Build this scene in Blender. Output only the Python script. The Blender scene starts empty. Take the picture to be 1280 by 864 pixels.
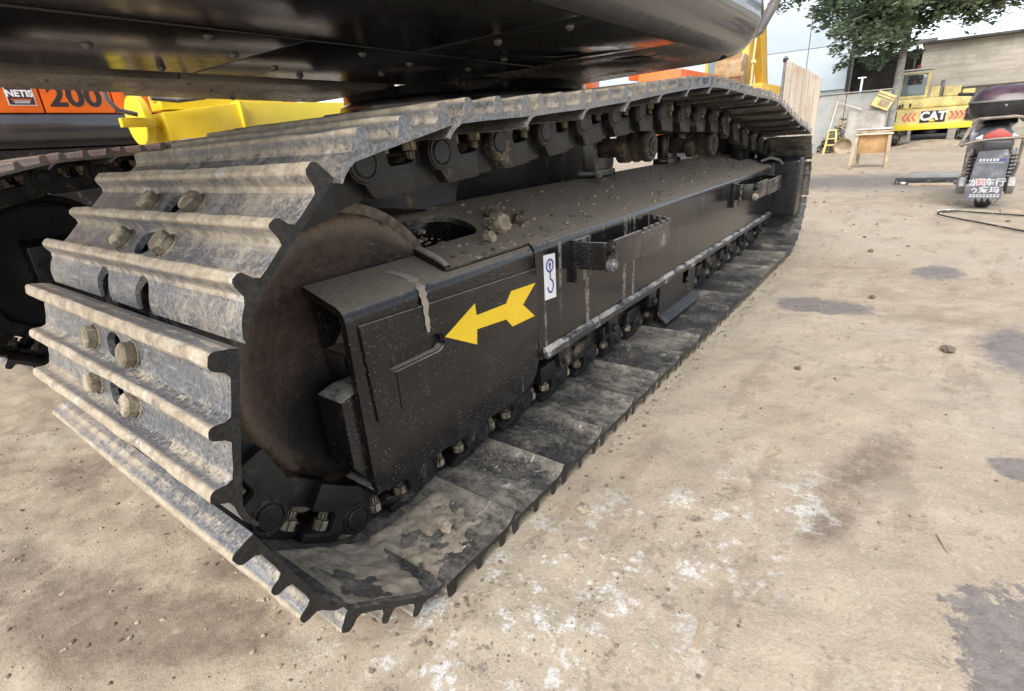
import bpy, bmesh, math, random
from mathutils import Vector, Matrix, noise
R_ = math.radians
random.seed(7)
scene = bpy.context.scene
COL = scene.collection
K = 1.3            # the scene is laid out in shoe-width units and scaled to metres at the end

# ------------------------------------------------------------------ camera, sky, sun, exposure
cam = bpy.data.cameras.new('camera'); camo = bpy.data.objects.new('camera', cam); COL.objects.link(camo)
cam.sensor_fit = 'HORIZONTAL'; cam.sensor_width = 36; cam.lens = 650.73/1280*36
cam.clip_start = 0.01; cam.clip_end = 2000
Rm = Matrix(((0.59210957, 0.32813448, -0.73602583), (-0.8034799, 0.17027999, -0.57046015), (-0.06185718, 0.92915687, 0.36447387)))
camo.matrix_world = Matrix.Translation((-0.352*K, -0.483*K, 0.670*K)) @ Rm.to_4x4()
scene.camera = camo

SUN_EL, SUN_AZ = 45, 192     # degrees; azimuth measured from +X towards +Y, where the sun stands
world = bpy.data.worlds.new('World'); scene.world = world; world.use_nodes = True
wn = world.node_tree; wn.nodes.clear()
sky = wn.nodes.new('ShaderNodeTexSky'); sky.sky_type = 'NISHITA'; sky.sun_disc = False
sky.sun_elevation = R_(SUN_EL); sky.sun_rotation = R_(90-SUN_AZ); sky.dust_density = 1.5; sky.air_density = 1.0; sky.ozone_density = 1
hs = wn.nodes.new('ShaderNodeHueSaturation'); hs.inputs['Saturation'].default_value = 0.45
bg = wn.nodes.new('ShaderNodeBackground'); bg.inputs['Strength'].default_value = 0.13
wo = wn.nodes.new('ShaderNodeOutputWorld')
wn.links.new(sky.outputs[0], hs.inputs['Color']); wn.links.new(hs.outputs[0], bg.inputs[0]); wn.links.new(bg.outputs[0], wo.inputs[0])
sl = bpy.data.lights.new('sun', 'SUN'); sl.energy = 1.4; sl.angle = R_(40); sl.color = (1, .965, .92)
so = bpy.data.objects.new('sun', sl); COL.objects.link(so)
sd = Vector((math.cos(R_(SUN_EL))*math.cos(R_(SUN_AZ)), math.cos(R_(SUN_EL))*math.sin(R_(SUN_AZ)), math.sin(R_(SUN_EL))))
so.rotation_euler = sd.to_track_quat('Z', 'Y').to_euler()
scene.view_settings.view_transform = 'Standard'; scene.view_settings.look = 'None'
scene.view_settings.gamma = 1; scene.view_settings.exposure = 1.3
scene.render.engine = 'CYCLES'
scene.cycles.use_denoising = True; scene.cycles.use_adaptive_sampling = True; scene.cycles.adaptive_threshold = .025
scene.cycles.max_bounces = 5; scene.cycles.diffuse_bounces = 3; scene.cycles.glossy_bounces = 3

# ------------------------------------------------------------------ node helpers
class NT:
    def __init__(s, name):
        s.m = bpy.data.materials.new(name); s.m.use_nodes = True
        s.t = s.m.node_tree; s.t.nodes.clear()
        s.out = s.t.nodes.new('ShaderNodeOutputMaterial'); s.p = s.t.nodes.new('ShaderNodeBsdfPrincipled')
        s.t.links.new(s.p.outputs[0], s.out.inputs[0])
        s.tc = s.t.nodes.new('ShaderNodeTexCoord'); s.co = s.tc.outputs['Object']
    def setv(s, sock, v):
        if hasattr(v, 'node'): s.t.links.new(v, sock)
        elif v is not None:
            if isinstance(v, (tuple, list)) and len(v) == 3 and sock.type == 'RGBA': v = (*v, 1)
            sock.default_value = v
    def math(s, op, a, b=None, c=None, clamp=False):
        n = s.t.nodes.new('ShaderNodeMath'); n.operation = op; n.use_clamp = clamp
        for i, v in enumerate((a, b, c)):
            if v is not None: s.setv(n.inputs[i], v)
        return n.outputs[0]
    def noise(s, scale, detail=6, rough=.6, vec=None, dist=0, out='Fac'):
        n = s.t.nodes.new('ShaderNodeTexNoise'); n.inputs['Scale'].default_value = scale
        n.inputs['Detail'].default_value = detail; n.inputs['Roughness'].default_value = rough; n.inputs['Distortion'].default_value = dist
        s.setv(n.inputs['Vector'], vec or s.co); return n.outputs[out]
    def voro(s, scale, vec=None, out='Distance', feature='F1'):
        n = s.t.nodes.new('ShaderNodeTexVoronoi'); n.feature = feature; n.inputs['Scale'].default_value = scale
        s.setv(n.inputs['Vector'], vec or s.co); return n.outputs[out]
    def mapping(s, scale=(1, 1, 1), loc=(0, 0, 0), rot=(0, 0, 0), vec=None):
        n = s.t.nodes.new('ShaderNodeMapping'); n.inputs['Scale'].default_value = scale
        n.inputs['Location'].default_value = loc; n.inputs['Rotation'].default_value = rot
        s.setv(n.inputs['Vector'], vec or s.co); return n.outputs[0]
    def ramp(s, v, a, b, lo=0., hi=1.):
        n = s.t.nodes.new('ShaderNodeMapRange'); n.interpolation_type = 'SMOOTHSTEP'; n.clamp = True
        s.setv(n.inputs['Value'], v)
        if a > b: a, b, lo, hi = b, a, hi, lo
        n.inputs['From Min'].default_value = a; n.inputs['From Max'].default_value = b
        n.inputs['To Min'].default_value = lo; n.inputs['To Max'].default_value = hi
        return n.outputs[0]
    def mix(s, f, a, b):
        n = s.t.nodes.new('ShaderNodeMix'); n.data_type = 'RGBA'
        s.setv(n.inputs[0], f); s.setv(n.inputs[6], a); s.setv(n.inputs[7], b); return n.outputs[2]
    def sep(s, v):
        n = s.t.nodes.new('ShaderNodeSeparateXYZ'); s.t.links.new(v, n.inputs[0]); return n.outputs
    def normal(s):
        return s.t.nodes.new('ShaderNodeNewGeometry').outputs['Normal']
    def rand(s):
        return s.t.nodes.new('ShaderNodeObjectInfo').outputs['Random']
    def shift_by_random(s, k=13.):
        c = s.t.nodes.new('ShaderNodeCombineXYZ'); r = s.math('MULTIPLY', s.rand(), k)
        for i in range(3): s.t.links.new(r, c.inputs[i])
        a = s.t.nodes.new('ShaderNodeVectorMath'); a.operation = 'ADD'
        s.t.links.new(s.tc.outputs['Object'], a.inputs[0]); s.t.links.new(c.outputs[0], a.inputs[1]); s.co = a.outputs[0]
    def bump(s, h, strength=.3, dist=.01):
        n = s.t.nodes.new('ShaderNodeBump'); n.inputs['Strength'].default_value = strength; n.inputs['Distance'].default_value = dist
        s.setv(n.inputs['Height'], h); s.t.links.new(n.outputs[0], s.p.inputs['Normal'])
    def fin(s, col, rough=.5, metal=0., **kw):
        s.setv(s.p.inputs['Base Color'], col); s.setv(s.p.inputs['Roughness'], rough); s.setv(s.p.inputs['Metallic'], metal)
        for k, v in kw.items(): s.setv(s.p.inputs[k], v)
        return s.m

def dusty(name, base, rough=.45, metal=0., dust=(.36, .29, .21), amt=.3, scale=7, up=0., upd=None, streak=0., speck=0., bump=.15, bs=60, var=.25, rnd=False, coat=0., smear=None, spec=None):
    n = NT(name)
    if rnd: n.shift_by_random()
    low = n.noise(scale, 4, .6); fine = n.noise(scale*13, 5, .75)
    g_ = n.math('ADD', n.math('MULTIPLY', low, .62), n.math('MULTIPLY', fine, .38))
    th = .72-.36*amt
    f = n.ramp(g_, th-.035, th+.055)
    if up:
        nz = n.sep(n.normal())[2]; tu = .66-.34*up
        u = n.math('MULTIPLY', n.ramp(nz, .35, .9), n.ramp(g_, tu-.05, tu+.07))
        f = n.math('MAXIMUM', f, u)
    if smear:
        s = n.ramp(n.noise(1, 5, .7, vec=n.mapping(smear)), .56, .70)
        f = n.math('MAXIMUM', f, n.math('MULTIPLY', s, .8))
    if streak:
        s = n.ramp(n.noise(1., 3, .5, vec=n.mapping((30, 30, 1.0))), .62, .67)
        s = n.math('MULTIPLY', s, n.ramp(fine, .38, .58))
        f = n.math('MAXIMUM', f, n.math('MULTIPLY', s, streak))
    if speck:
        v = n.ramp(n.voro(150), .19, .12)
        v = n.math('MULTIPLY', v, n.ramp(n.noise(9, 3, .7), .42, .60))
        v2 = n.ramp(n.voro(340), .24, .16)
        v2 = n.math('MULTIPLY', v2, n.ramp(low, .42, .62))
        f = n.math('MAXIMUM', f, n.math('MULTIPLY', n.math('MAXIMUM', v, v2), speck))
    b2 = tuple(c*(1-var) for c in base); b1 = tuple(min(1, c*(1+var)) for c in base)
    col = n.mix(n.ramp(low, .3, .7), b2, b1)
    d2 = tuple(c*.72 for c in dust)
    dc = n.mix(n.ramp(fine, .35, .65), d2, dust)
    col = n.mix(f, col, dc)
    rr = n.math('ADD', n.ramp(fine, .3, .7, rough*.8, rough*1.25), n.math('MULTIPLY', f, .45), clamp=True)
    mm = n.math('MULTIPLY', n.math('SUBTRACT', 1., f), metal) if metal else 0.
    h = n.math('ADD', n.noise(bs, 4, .7), n.math('MULTIPLY', f, .6))
    n.bump(h, bump, .006)
    return n.fin(col, rr, mm, **({'Coat Weight': coat} if coat else {}), **({'Specular IOR Level': spec} if spec else {}))

def plain(name, base, rough=.6, metal=0., var=.2, scale=5, bump=.1, bs=40, **kw):
    n = NT(name)
    a = tuple(c*(1-var) for c in base); b = tuple(min(1, c*(1+var)) for c in base)
    col = n.mix(n.ramp(n.noise(scale, 8, .65), .32, .68), a, b)
    n.bump(n.noise(bs, 5, .65), bump, .006)
    return n.fin(col, n.ramp(n.noise(scale*3, 4, .6), .3, .7, rough*.85, min(1, rough*1.15)), metal, **kw)

TAN = (.37, .30, .21)
M = {}
M['black'] = dusty('black_paint', (.011, .0105, .0115), .19, amt=.12, up=.75, streak=.42, speck=.5, bump=.03, spec=.45, dust=(.42, .38, .33), scale=5)
M['frame_black'] = dusty('black_frame_paint', (.012, .0115, .012), .15, amt=.10, up=.75, streak=.5, speck=.22, bump=.015, spec=.45, dust=(.42, .38, .33), scale=5)
M['black_top'] = dusty('black_paint_dusty_top', (.030, .026, .022), .5, amt=.42, up=.9, speck=.8, bump=.35, dust=(.27, .225, .165), scale=11, smear=(3, 22, 10), var=.5)
M['black_clean'] = dusty('black_paint_clean', (.011, .011, .013), .26, amt=.17, bump=.04, dust=(.20, .17, .14), scale=3)
M['rail'] = dusty('worn_black_rail', (.03, .03, .032), .4, amt=.36, up=.55, bump=.3, dust=(.52, .49, .45), scale=16, speck=.6)
M['under'] = dusty('black_underside', (.011, .011, .013), .16, amt=.24, bump=.05, dust=(.13, .11, .09), scale=2.2, var=.4)
M['link'] = dusty('link_steel', (.018, .018, .019), .38, metal=.25, amt=.34, up=.3, bump=.4, dust=(.22, .18, .13), scale=14, rnd=True)
M['pin'] = dusty('pin_steel', (.03, .03, .033), .36, metal=.4, amt=.33, bump=.3, dust=(.24, .2, .15), scale=20, rnd=True)
M['bolt'] = dusty('dusty_bolt', (.20, .165, .115), .6, metal=.15, amt=.62, up=.2, bump=.5, dust=(.44, .37, .26), scale=40, rnd=True)
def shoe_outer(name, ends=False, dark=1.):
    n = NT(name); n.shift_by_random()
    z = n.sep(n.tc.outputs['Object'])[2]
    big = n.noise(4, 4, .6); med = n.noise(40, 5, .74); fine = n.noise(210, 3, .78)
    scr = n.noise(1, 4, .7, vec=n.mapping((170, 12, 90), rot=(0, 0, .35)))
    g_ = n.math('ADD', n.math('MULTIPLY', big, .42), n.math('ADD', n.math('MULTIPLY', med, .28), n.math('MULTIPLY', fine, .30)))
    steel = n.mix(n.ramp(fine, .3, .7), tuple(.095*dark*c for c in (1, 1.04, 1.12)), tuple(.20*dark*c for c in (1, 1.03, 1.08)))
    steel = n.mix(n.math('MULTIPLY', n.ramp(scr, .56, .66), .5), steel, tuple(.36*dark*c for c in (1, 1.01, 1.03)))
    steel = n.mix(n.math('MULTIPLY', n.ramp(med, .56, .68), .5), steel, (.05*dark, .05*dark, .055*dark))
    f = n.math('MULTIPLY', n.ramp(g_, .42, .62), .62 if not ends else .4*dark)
    if not ends:
        fil = n.math('MULTIPLY', n.math('MULTIPLY', n.ramp(z, .0516, .0528), n.ramp(z, .066, .056)), n.ramp(g_, .40, .52))
        tip = n.math('MULTIPLY', n.ramp(z, .0650, .0710), n.ramp(g_, .30, .42))
        f = n.math('MAXIMUM', f, n.math('MAXIMUM', n.math('MULTIPLY', tip, .96), n.math('MULTIPLY', fil, .85)))
    dc = n.mix(n.ramp(med, .35, .65), (.28, .225, .155), (.46, .39, .285))
    dc = n.mix(n.math('MULTIPLY', n.ramp(n.noise(25, 4, .75), .56, .66), .7), dc, (.52, .50, .46))
    col = n.mix(f, steel, dc)
    n.bump(n.math('ADD', n.math('MULTIPLY', fine, .4), n.math('ADD', n.math('MULTIPLY', med, .7), n.math('MULTIPLY', f, .5))), .4, .005)
    return n.fin(col, n.math('ADD', n.ramp(fine, .3, .7, .30, .48), n.math('MULTIPLY', f, .42), clamp=True), n.math('MULTIPLY', n.math('SUBTRACT', 1., f), .4))
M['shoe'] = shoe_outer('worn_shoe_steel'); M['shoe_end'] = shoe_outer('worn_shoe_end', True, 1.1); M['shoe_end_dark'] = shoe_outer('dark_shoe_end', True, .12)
def shoe_inner():
    n = NT('shoe_inner_face'); n.shift_by_random()
    r = n.rand()
    big = n.noise(6, 4, .62, dist=.5); sm = n.noise(1, 5, .75, vec=n.mapping((45, 22, 30))); fine = n.noise(120, 5, .78)
    g_ = n.math('ADD', n.math('MULTIPLY', big, .42), n.math('ADD', n.math('MULTIPLY', sm, .28), n.math('MULTIPLY', fine, .30)))
    g_ = n.math('ADD', g_, n.ramp(r, 0, 1, -.06, .012))
    f = n.math('MULTIPLY', n.ramp(g_, .40, .60), .74)
    base = n.mix(n.ramp(fine, .3, .7), (.024, .024, .025), (.065, .063, .062))
    dc = n.mix(n.ramp(sm, .35, .65), (.15, .135, .105), (.33, .30, .24))
    chips = n.math('MULTIPLY', n.ramp(n.noise(16, 6, .8, dist=1.2), .63, .67), .9)
    col = n.mix(chips, n.mix(f, base, dc), (.50, .48, .43))
    n.bump(n.math('ADD', fine, n.math('MULTIPLY', f, .9)), .45, .005)
    return n.fin(col, n.math('ADD', .36, n.math('MULTIPLY', f, .5)))
M['shoe_in'] = shoe_inner()
def idler_mat():
    n = NT('rusty_idler')
    big = n.noise(4.2, 5, .65); fine = n.noise(70, 5, .75); med = n.noise(17, 5, .7)
    o = n.sep(n.tc.outputs['Object']); rad = n.math('POWER', n.math('ADD', n.math('POWER', o[0], 2.), n.math('POWER', o[2], 2.)), .5)
    rust = n.mix(n.ramp(med, .35, .65), (.035, .026, .022), (.10, .062, .042))
    g_ = n.math('ADD', n.math('MULTIPLY', big, .65), n.math('MULTIPLY', fine, .35))
    blk = n.math('MULTIPLY', n.ramp(g_, .44, .56), .85)
    col = n.mix(blk, rust, (.015, .014, .014))
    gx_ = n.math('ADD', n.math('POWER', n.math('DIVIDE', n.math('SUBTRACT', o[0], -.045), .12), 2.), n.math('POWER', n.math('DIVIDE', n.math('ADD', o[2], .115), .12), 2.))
    grease_shade = n.ramp(n.math('ADD', gx_, n.math('MULTIPLY', n.math('SUBTRACT', g_, .5), 3.)), .7, 1.25, 1, 0)  # black patch low on the idler: oily dirt and shade painted together
    col = n.mix(grease_shade, col, (.010, .009, .009))
    rim = n.math('MULTIPLY', n.ramp(rad, .185, .225), n.ramp(n.math('ADD', n.math('MULTIPLY', med, .5), n.math('MULTIPLY', fine, .5)), .34, .56))
    nz = n.math('MULTIPLY', n.ramp(n.sep(n.normal())[2], .05, .6), n.ramp(n.math('ADD', n.math('MULTIPLY', med, .6), n.math('MULTIPLY', fine, .4)), .38, .54))
    scr = n.math('MULTIPLY', n.ramp(n.noise(1, 4, .7, vec=n.mapping((20, 20, 75), rot=(0, .6, 0))), .60, .68), .45)
    f = n.math('MAXIMUM', n.math('MAXIMUM', n.math('MULTIPLY', scr, .6), n.math('MULTIPLY', rim, .55)), n.math('MULTIPLY', nz, .8))
    f = n.math('MULTIPLY', f, n.ramp(grease_shade, 0, 1, 1, .12))
    col = n.mix(f, col, n.mix(fine, (.22, .15, .09), (.40, .30, .20)))
    n.bump(n.math('ADD', fine, med), .4, .006)
    return n.fin(col, .5, .15)
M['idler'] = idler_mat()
M['skirt'] = dusty('dark_grey_skirt', (.045, .045, .052), .22, amt=.1, bump=.03, dust=(.12, .11, .10), scale=3, coat=.5)
M['orange'] = dusty('orange_paint', (.72, .13, .015), .32, amt=.12, bump=.03, scale=3, coat=.3)
M['yellow'] = dusty('yellow_paint', (.80, .64, .045), .35, amt=.12, var=.06, bump=.03, scale=4, dust=(.6, .5, .25))
M['yellow_old'] = dusty('faded_yellow_paint', (.74, .60, .24), .5, amt=.32, bump=.15, scale=5, dust=(.52, .46, .34))
M['decal_yellow'] = dusty('yellow_decal', (.86, .58, .02), .4, amt=.22, var=.05, bump=.03, speck=.35, scale=9, dust=(.5, .4, .2))
M['decal_white'] = plain('white_decal', (.78, .78, .78), .4, var=.05, bump=.02)
M['decal_blue'] = plain('blue_ink', (.035, .045, .26), .4, var=.05, bump=.02)
M['ink'] = plain('dark_ink', (.02, .018, .018), .45, var=.1, bump=.02)
M['red'] = plain('red_plastic', (.40, .06, .05), .35, var=.15, bump=.05)
M['decal_red'] = plain('faded_red_print', (.66, .16, .12), .5, var=.25, bump=.02)
M['grey_metal'] = dusty('grey_metal', (.22, .22, .22), .45, metal=.5, amt=.4, bump=.2, scale=12)
M['rubber'] = dusty('black_rubber', (.02, .02, .02), .7, amt=.4, bump=.4, scale=18, dust=(.26, .22, .17))
M['plastic'] = dusty('dark_plastic', (.025, .025, .028), .3, amt=.3, up=.2, bump=.05, scale=8, dust=(.25, .23, .2))
M['plate_grey'] = dusty('grey_flap', (.11, .118, .135), .5, amt=.35, bump=.1, scale=14, dust=(.4, .37, .33))
M['clod'] = plain('dry_mud', (.36, .30, .22), .95, var=.25, scale=25, bump=.8, bs=70)
M['clod_dark'] = plain('dark_mud', (.16, .125, .09), .95, var=.3, scale=25, bump=.8, bs=70)
M['wood'] = plain('weathered_wood', (.40, .31, .21), .8, var=.3, scale=6, bump=.4)
M['ply'] = plain('brown_plywood', (.42, .25, .11), .7, var=.25, scale=5, bump=.2)
M['glass'] = plain('cab_glass', (.16, .20, .20), .08, var=.1, bump=0.0)
M['bucket'] = dusty('dirty_bucket', (.34, .22, .10), .7, amt=.5, bump=.5, scale=9, dust=(.42, .33, .22))

# ------------------------------------------------------------------ mesh helpers
class MB:
    def __init__(s): s.v = []; s.f = []; s.mi = []
    def add(s, verts, faces, mi=0):
        o = len(s.v); s.v += [tuple(v) for v in verts]
        for f in faces: s.f.append([o+i for i in f]); s.mi.append(mi)
        return s
    def box(s, x0, x1, y0, y1, z0, z1, mi=0, rot=None, piv=None):
        vs = [Vector((x, y, z)) for z in (z0, z1) for y in (y0, y1) for x in (x0, x1)]
        if rot is not None:
            p = Vector(piv) if piv else Vector(((x0+x1)/2, (y0+y1)/2, (z0+z1)/2))
            vs = [p + rot @ (v-p) for v in vs]
        return s.add(vs, [(0, 2, 3, 1), (4, 5, 7, 6), (0, 1, 5, 4), (2, 6, 7, 3), (0, 4, 6, 2), (1, 3, 7, 5)], mi)
    def prism(s, pts, a0, a1, axis='y', mi=0, seg=1):
        """pts: 2-D outline in the plane across axis; y: (x,z)  x: (y,z)  z: (x,y)"""
        def P(p, a): return {'y': (p[0], a, p[1]), 'x': (a, p[0], p[1]), 'z': (p[0], p[1], a)}[axis]
        n = len(pts); vs = []
        for k in range(seg+1): vs += [P(p, a0+(a1-a0)*k/seg) for p in pts]
        fs = [list(range(n))[::-1], [seg*n+i for i in range(n)]]
        for k in range(seg):
            for i in range(n):
                j = (i+1) % n; fs.append((k*n+i, k*n+j, (k+1)*n+j, (k+1)*n+i))
        return s.add(vs, fs, mi)
    def cyl(s, c, r, h0, h1, axis='y', n=20, mi=0, r2=None):
        r2 = r if r2 is None else r2
        return s.lathe([(0, h0), (r, h0), (r2, h1), (0, h1)], c, axis, n, mi)
    def lathe(s, prof, c, axis='y', n=32, mi=0):
        """prof: (radius, height along axis); radius 0 closes"""
        c = Vector(c); rings = []; vs = []
        def P(r, h, a):
            u, w = r*math.cos(a), r*math.sin(a)
            return c + Vector({'y': (u, h, w), 'x': (h, u, w), 'z': (u, w, h)}[axis])
        for r, h in prof:
            if r <= 1e-6: rings.append([len(vs)]); vs.append(P(0, h, 0))
            else:
                rings.append(list(range(len(vs), len(vs)+n))); vs += [P(r, h, 2*math.pi*k/n) for k in range(n)]
        fs = []
        for a, b in zip(rings, rings[1:]):
            for k in range(n):
                l = (k+1) % n
                if len(a) == 1 and len(b) == 1: continue
                if len(a) == 1: fs.append((a[0], b[k], b[l]))
                elif len(b) == 1: fs.append((a[k], b[0], a[l]))
                else: fs.append((a[k], b[k], b[l], a[l]))
        return s.add(vs, fs, mi)
    def tube(s, pts, r, n=8, mi=0, closed=False):
        pts = [Vector(p) for p in pts]; vs = []; fs = []; m = len(pts)
        rs = r if isinstance(r, (list, tuple)) else [r]*m
        prev = None
        for i, p in enumerate(pts):
            a = pts[i-1] if i else pts[i]; b = pts[i+1] if i < m-1 else pts[i]
            t = (b-a).normalized()
            u = t.cross(Vector((0, 0, 1)) if abs(t.z) < .9 else Vector((1, 0, 0))).normalized() if prev is None else (prev - t*prev.dot(t)).normalized()
            prev = u; w = t.cross(u)
            vs += [p+(u*math.cos(2*math.pi*k/n)+w*math.sin(2*math.pi*k/n))*rs[i] for k in range(n)]
        for i in range(m-1):
            for k in range(n):
                l = (k+1) % n; fs.append((i*n+k, i*n+l, (i+1)*n+l, (i+1)*n+k))
        fs.append(list(range(n))[::-1]); fs.append([(m-1)*n+k for k in range(n)])
        return s.add(vs, fs, mi)
    def mesh(s, name, mats, bevel=0., bseg=2, sharp=38, shift=None):
        me = bpy.data.meshes.new(name); me.from_pydata(s.v, [], s.f)
        for m in (mats if isinstance(mats, (list, tuple)) else [mats]): me.materials.append(m)
        for p, i in zip(me.polygons, s.mi): p.material_index = i
        return finish(me, bevel, bseg, sharp, shift)
def finish(me, bevel=0., bseg=2, sharp=38, shift=None, weld=True):
    bm = bmesh.new(); bm.from_mesh(me)
    if shift is not None: bmesh.ops.translate(bm, verts=bm.verts, vec=-Vector(shift))
    bmesh.ops.recalc_face_normals(bm, faces=bm.faces)
    if bevel:
        es = [e for e in bm.edges if len(e.link_faces) == 2 and e.calc_face_angle(0) > R_(35)]
        bmesh.ops.bevel(bm, geom=es, offset=bevel, segments=bseg, affect='EDGES', profile=.6, clamp_overlap=True)
    for f in bm.faces: f.smooth = True
    bm.to_mesh(me); bm.free(); me.set_sharp_from_angle(angle=R_(sharp)); me.update()
    return me
def link(name, me, parent=None, loc=(0, 0, 0), rot=None):
    o = bpy.data.objects.new(name, me); COL.objects.link(o)
    if parent: o.parent = parent
    o.location = loc
    if rot is not None:
        o.rotation_euler = rot
    return o
def tag(o, label=None, cat=None, group=None, kind=None):
    if label: o['label'] = label
    if cat: o['category'] = cat
    if group: o['group'] = group
    if kind: o['kind'] = kind
    return o
def thing(name, label, cat, loc=(0, 0, 0), rz=0., group=None):
    o = bpy.data.objects.new(name, None); COL.objects.link(o); o.location = loc; o.rotation_euler = (0, 0, rz)
    o.empty_display_size = .1
    return tag(o, label, cat, group)
def part(name, mb, mats, parent, bevel=0., base=(0, 0, 0), sharp=38, bseg=2):
    """mesh given in the scene's coordinates; base = parent's world location"""
    return link(name, mb.mesh(name, mats, bevel, bseg, sharp, base), parent)
def boolean(me, cutter_me, name):
    a = bpy.data.objects.new('tmp_a', me); b = bpy.data.objects.new('tmp_b', cutter_me)
    COL.objects.link(a); COL.objects.link(b)
    md = a.modifiers.new('b', 'BOOLEAN'); md.operation = 'DIFFERENCE'; md.solver = 'EXACT'; md.object = b
    dg = bpy.context.evaluated_depsgraph_get(); dg.update()
    r = bpy.data.meshes.new_from_object(a.evaluated_get(dg), depsgraph=dg); r.name = name
    bpy.data.objects.remove(a); bpy.data.objects.remove(b)
    return r
def text_mesh(body, size, name, mat, offset=0., shear=0., extrude=.0006, sx=1.):
    cu = bpy.data.curves.new(name, 'FONT'); cu.body = body; cu.size = size; cu.offset = offset; cu.shear = shear
    cu.extrude = extrude; cu.align_x = 'CENTER'; cu.align_y = 'CENTER'; cu.resolution_u = 3
    o = bpy.data.objects.new(name, cu); COL.objects.link(o)
    dg = bpy.context.evaluated_depsgraph_get(); dg.update()
    me = bpy.data.meshes.new_from_object(o.evaluated_get(dg), depsgraph=dg); me.name = name
    bpy.data.objects.remove(o)
    if sx != 1.:
        for v in me.vertices: v.co.x *= sx
    me.materials.clear(); me.materials.append(mat)
    return me
def rock_mesh(name, r, seed, mat, flat=.7, sub=3):
    bm = bmesh.new(); bmesh.ops.create_icosphere(bm, subdivisions=sub, radius=1)
    for v in bm.verts:
        n1 = noise.noise(v.co*1.3+Vector((seed*7.1, seed, 0))); n2 = noise.noise(v.co*3.7+Vector((0, seed*3.3, seed)))
        n3 = noise.noise(v.co*9+Vector((seed, 0, seed*2.)))
        v.co *= r*(1+.5*n1+.3*n2+.12*n3); v.co.z *= flat
    zmin = min(v.co.z for v in bm.verts)
    for v in bm.verts: v.co.z -= zmin + r*.08
    me = bpy.data.meshes.new(name); bm.to_mesh(me); bm.free(); me.materials.append(mat)
    for p in me.polygons: p.use_smooth = True
    me.set_sharp_from_angle(angle=R_(32))
    return me

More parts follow.
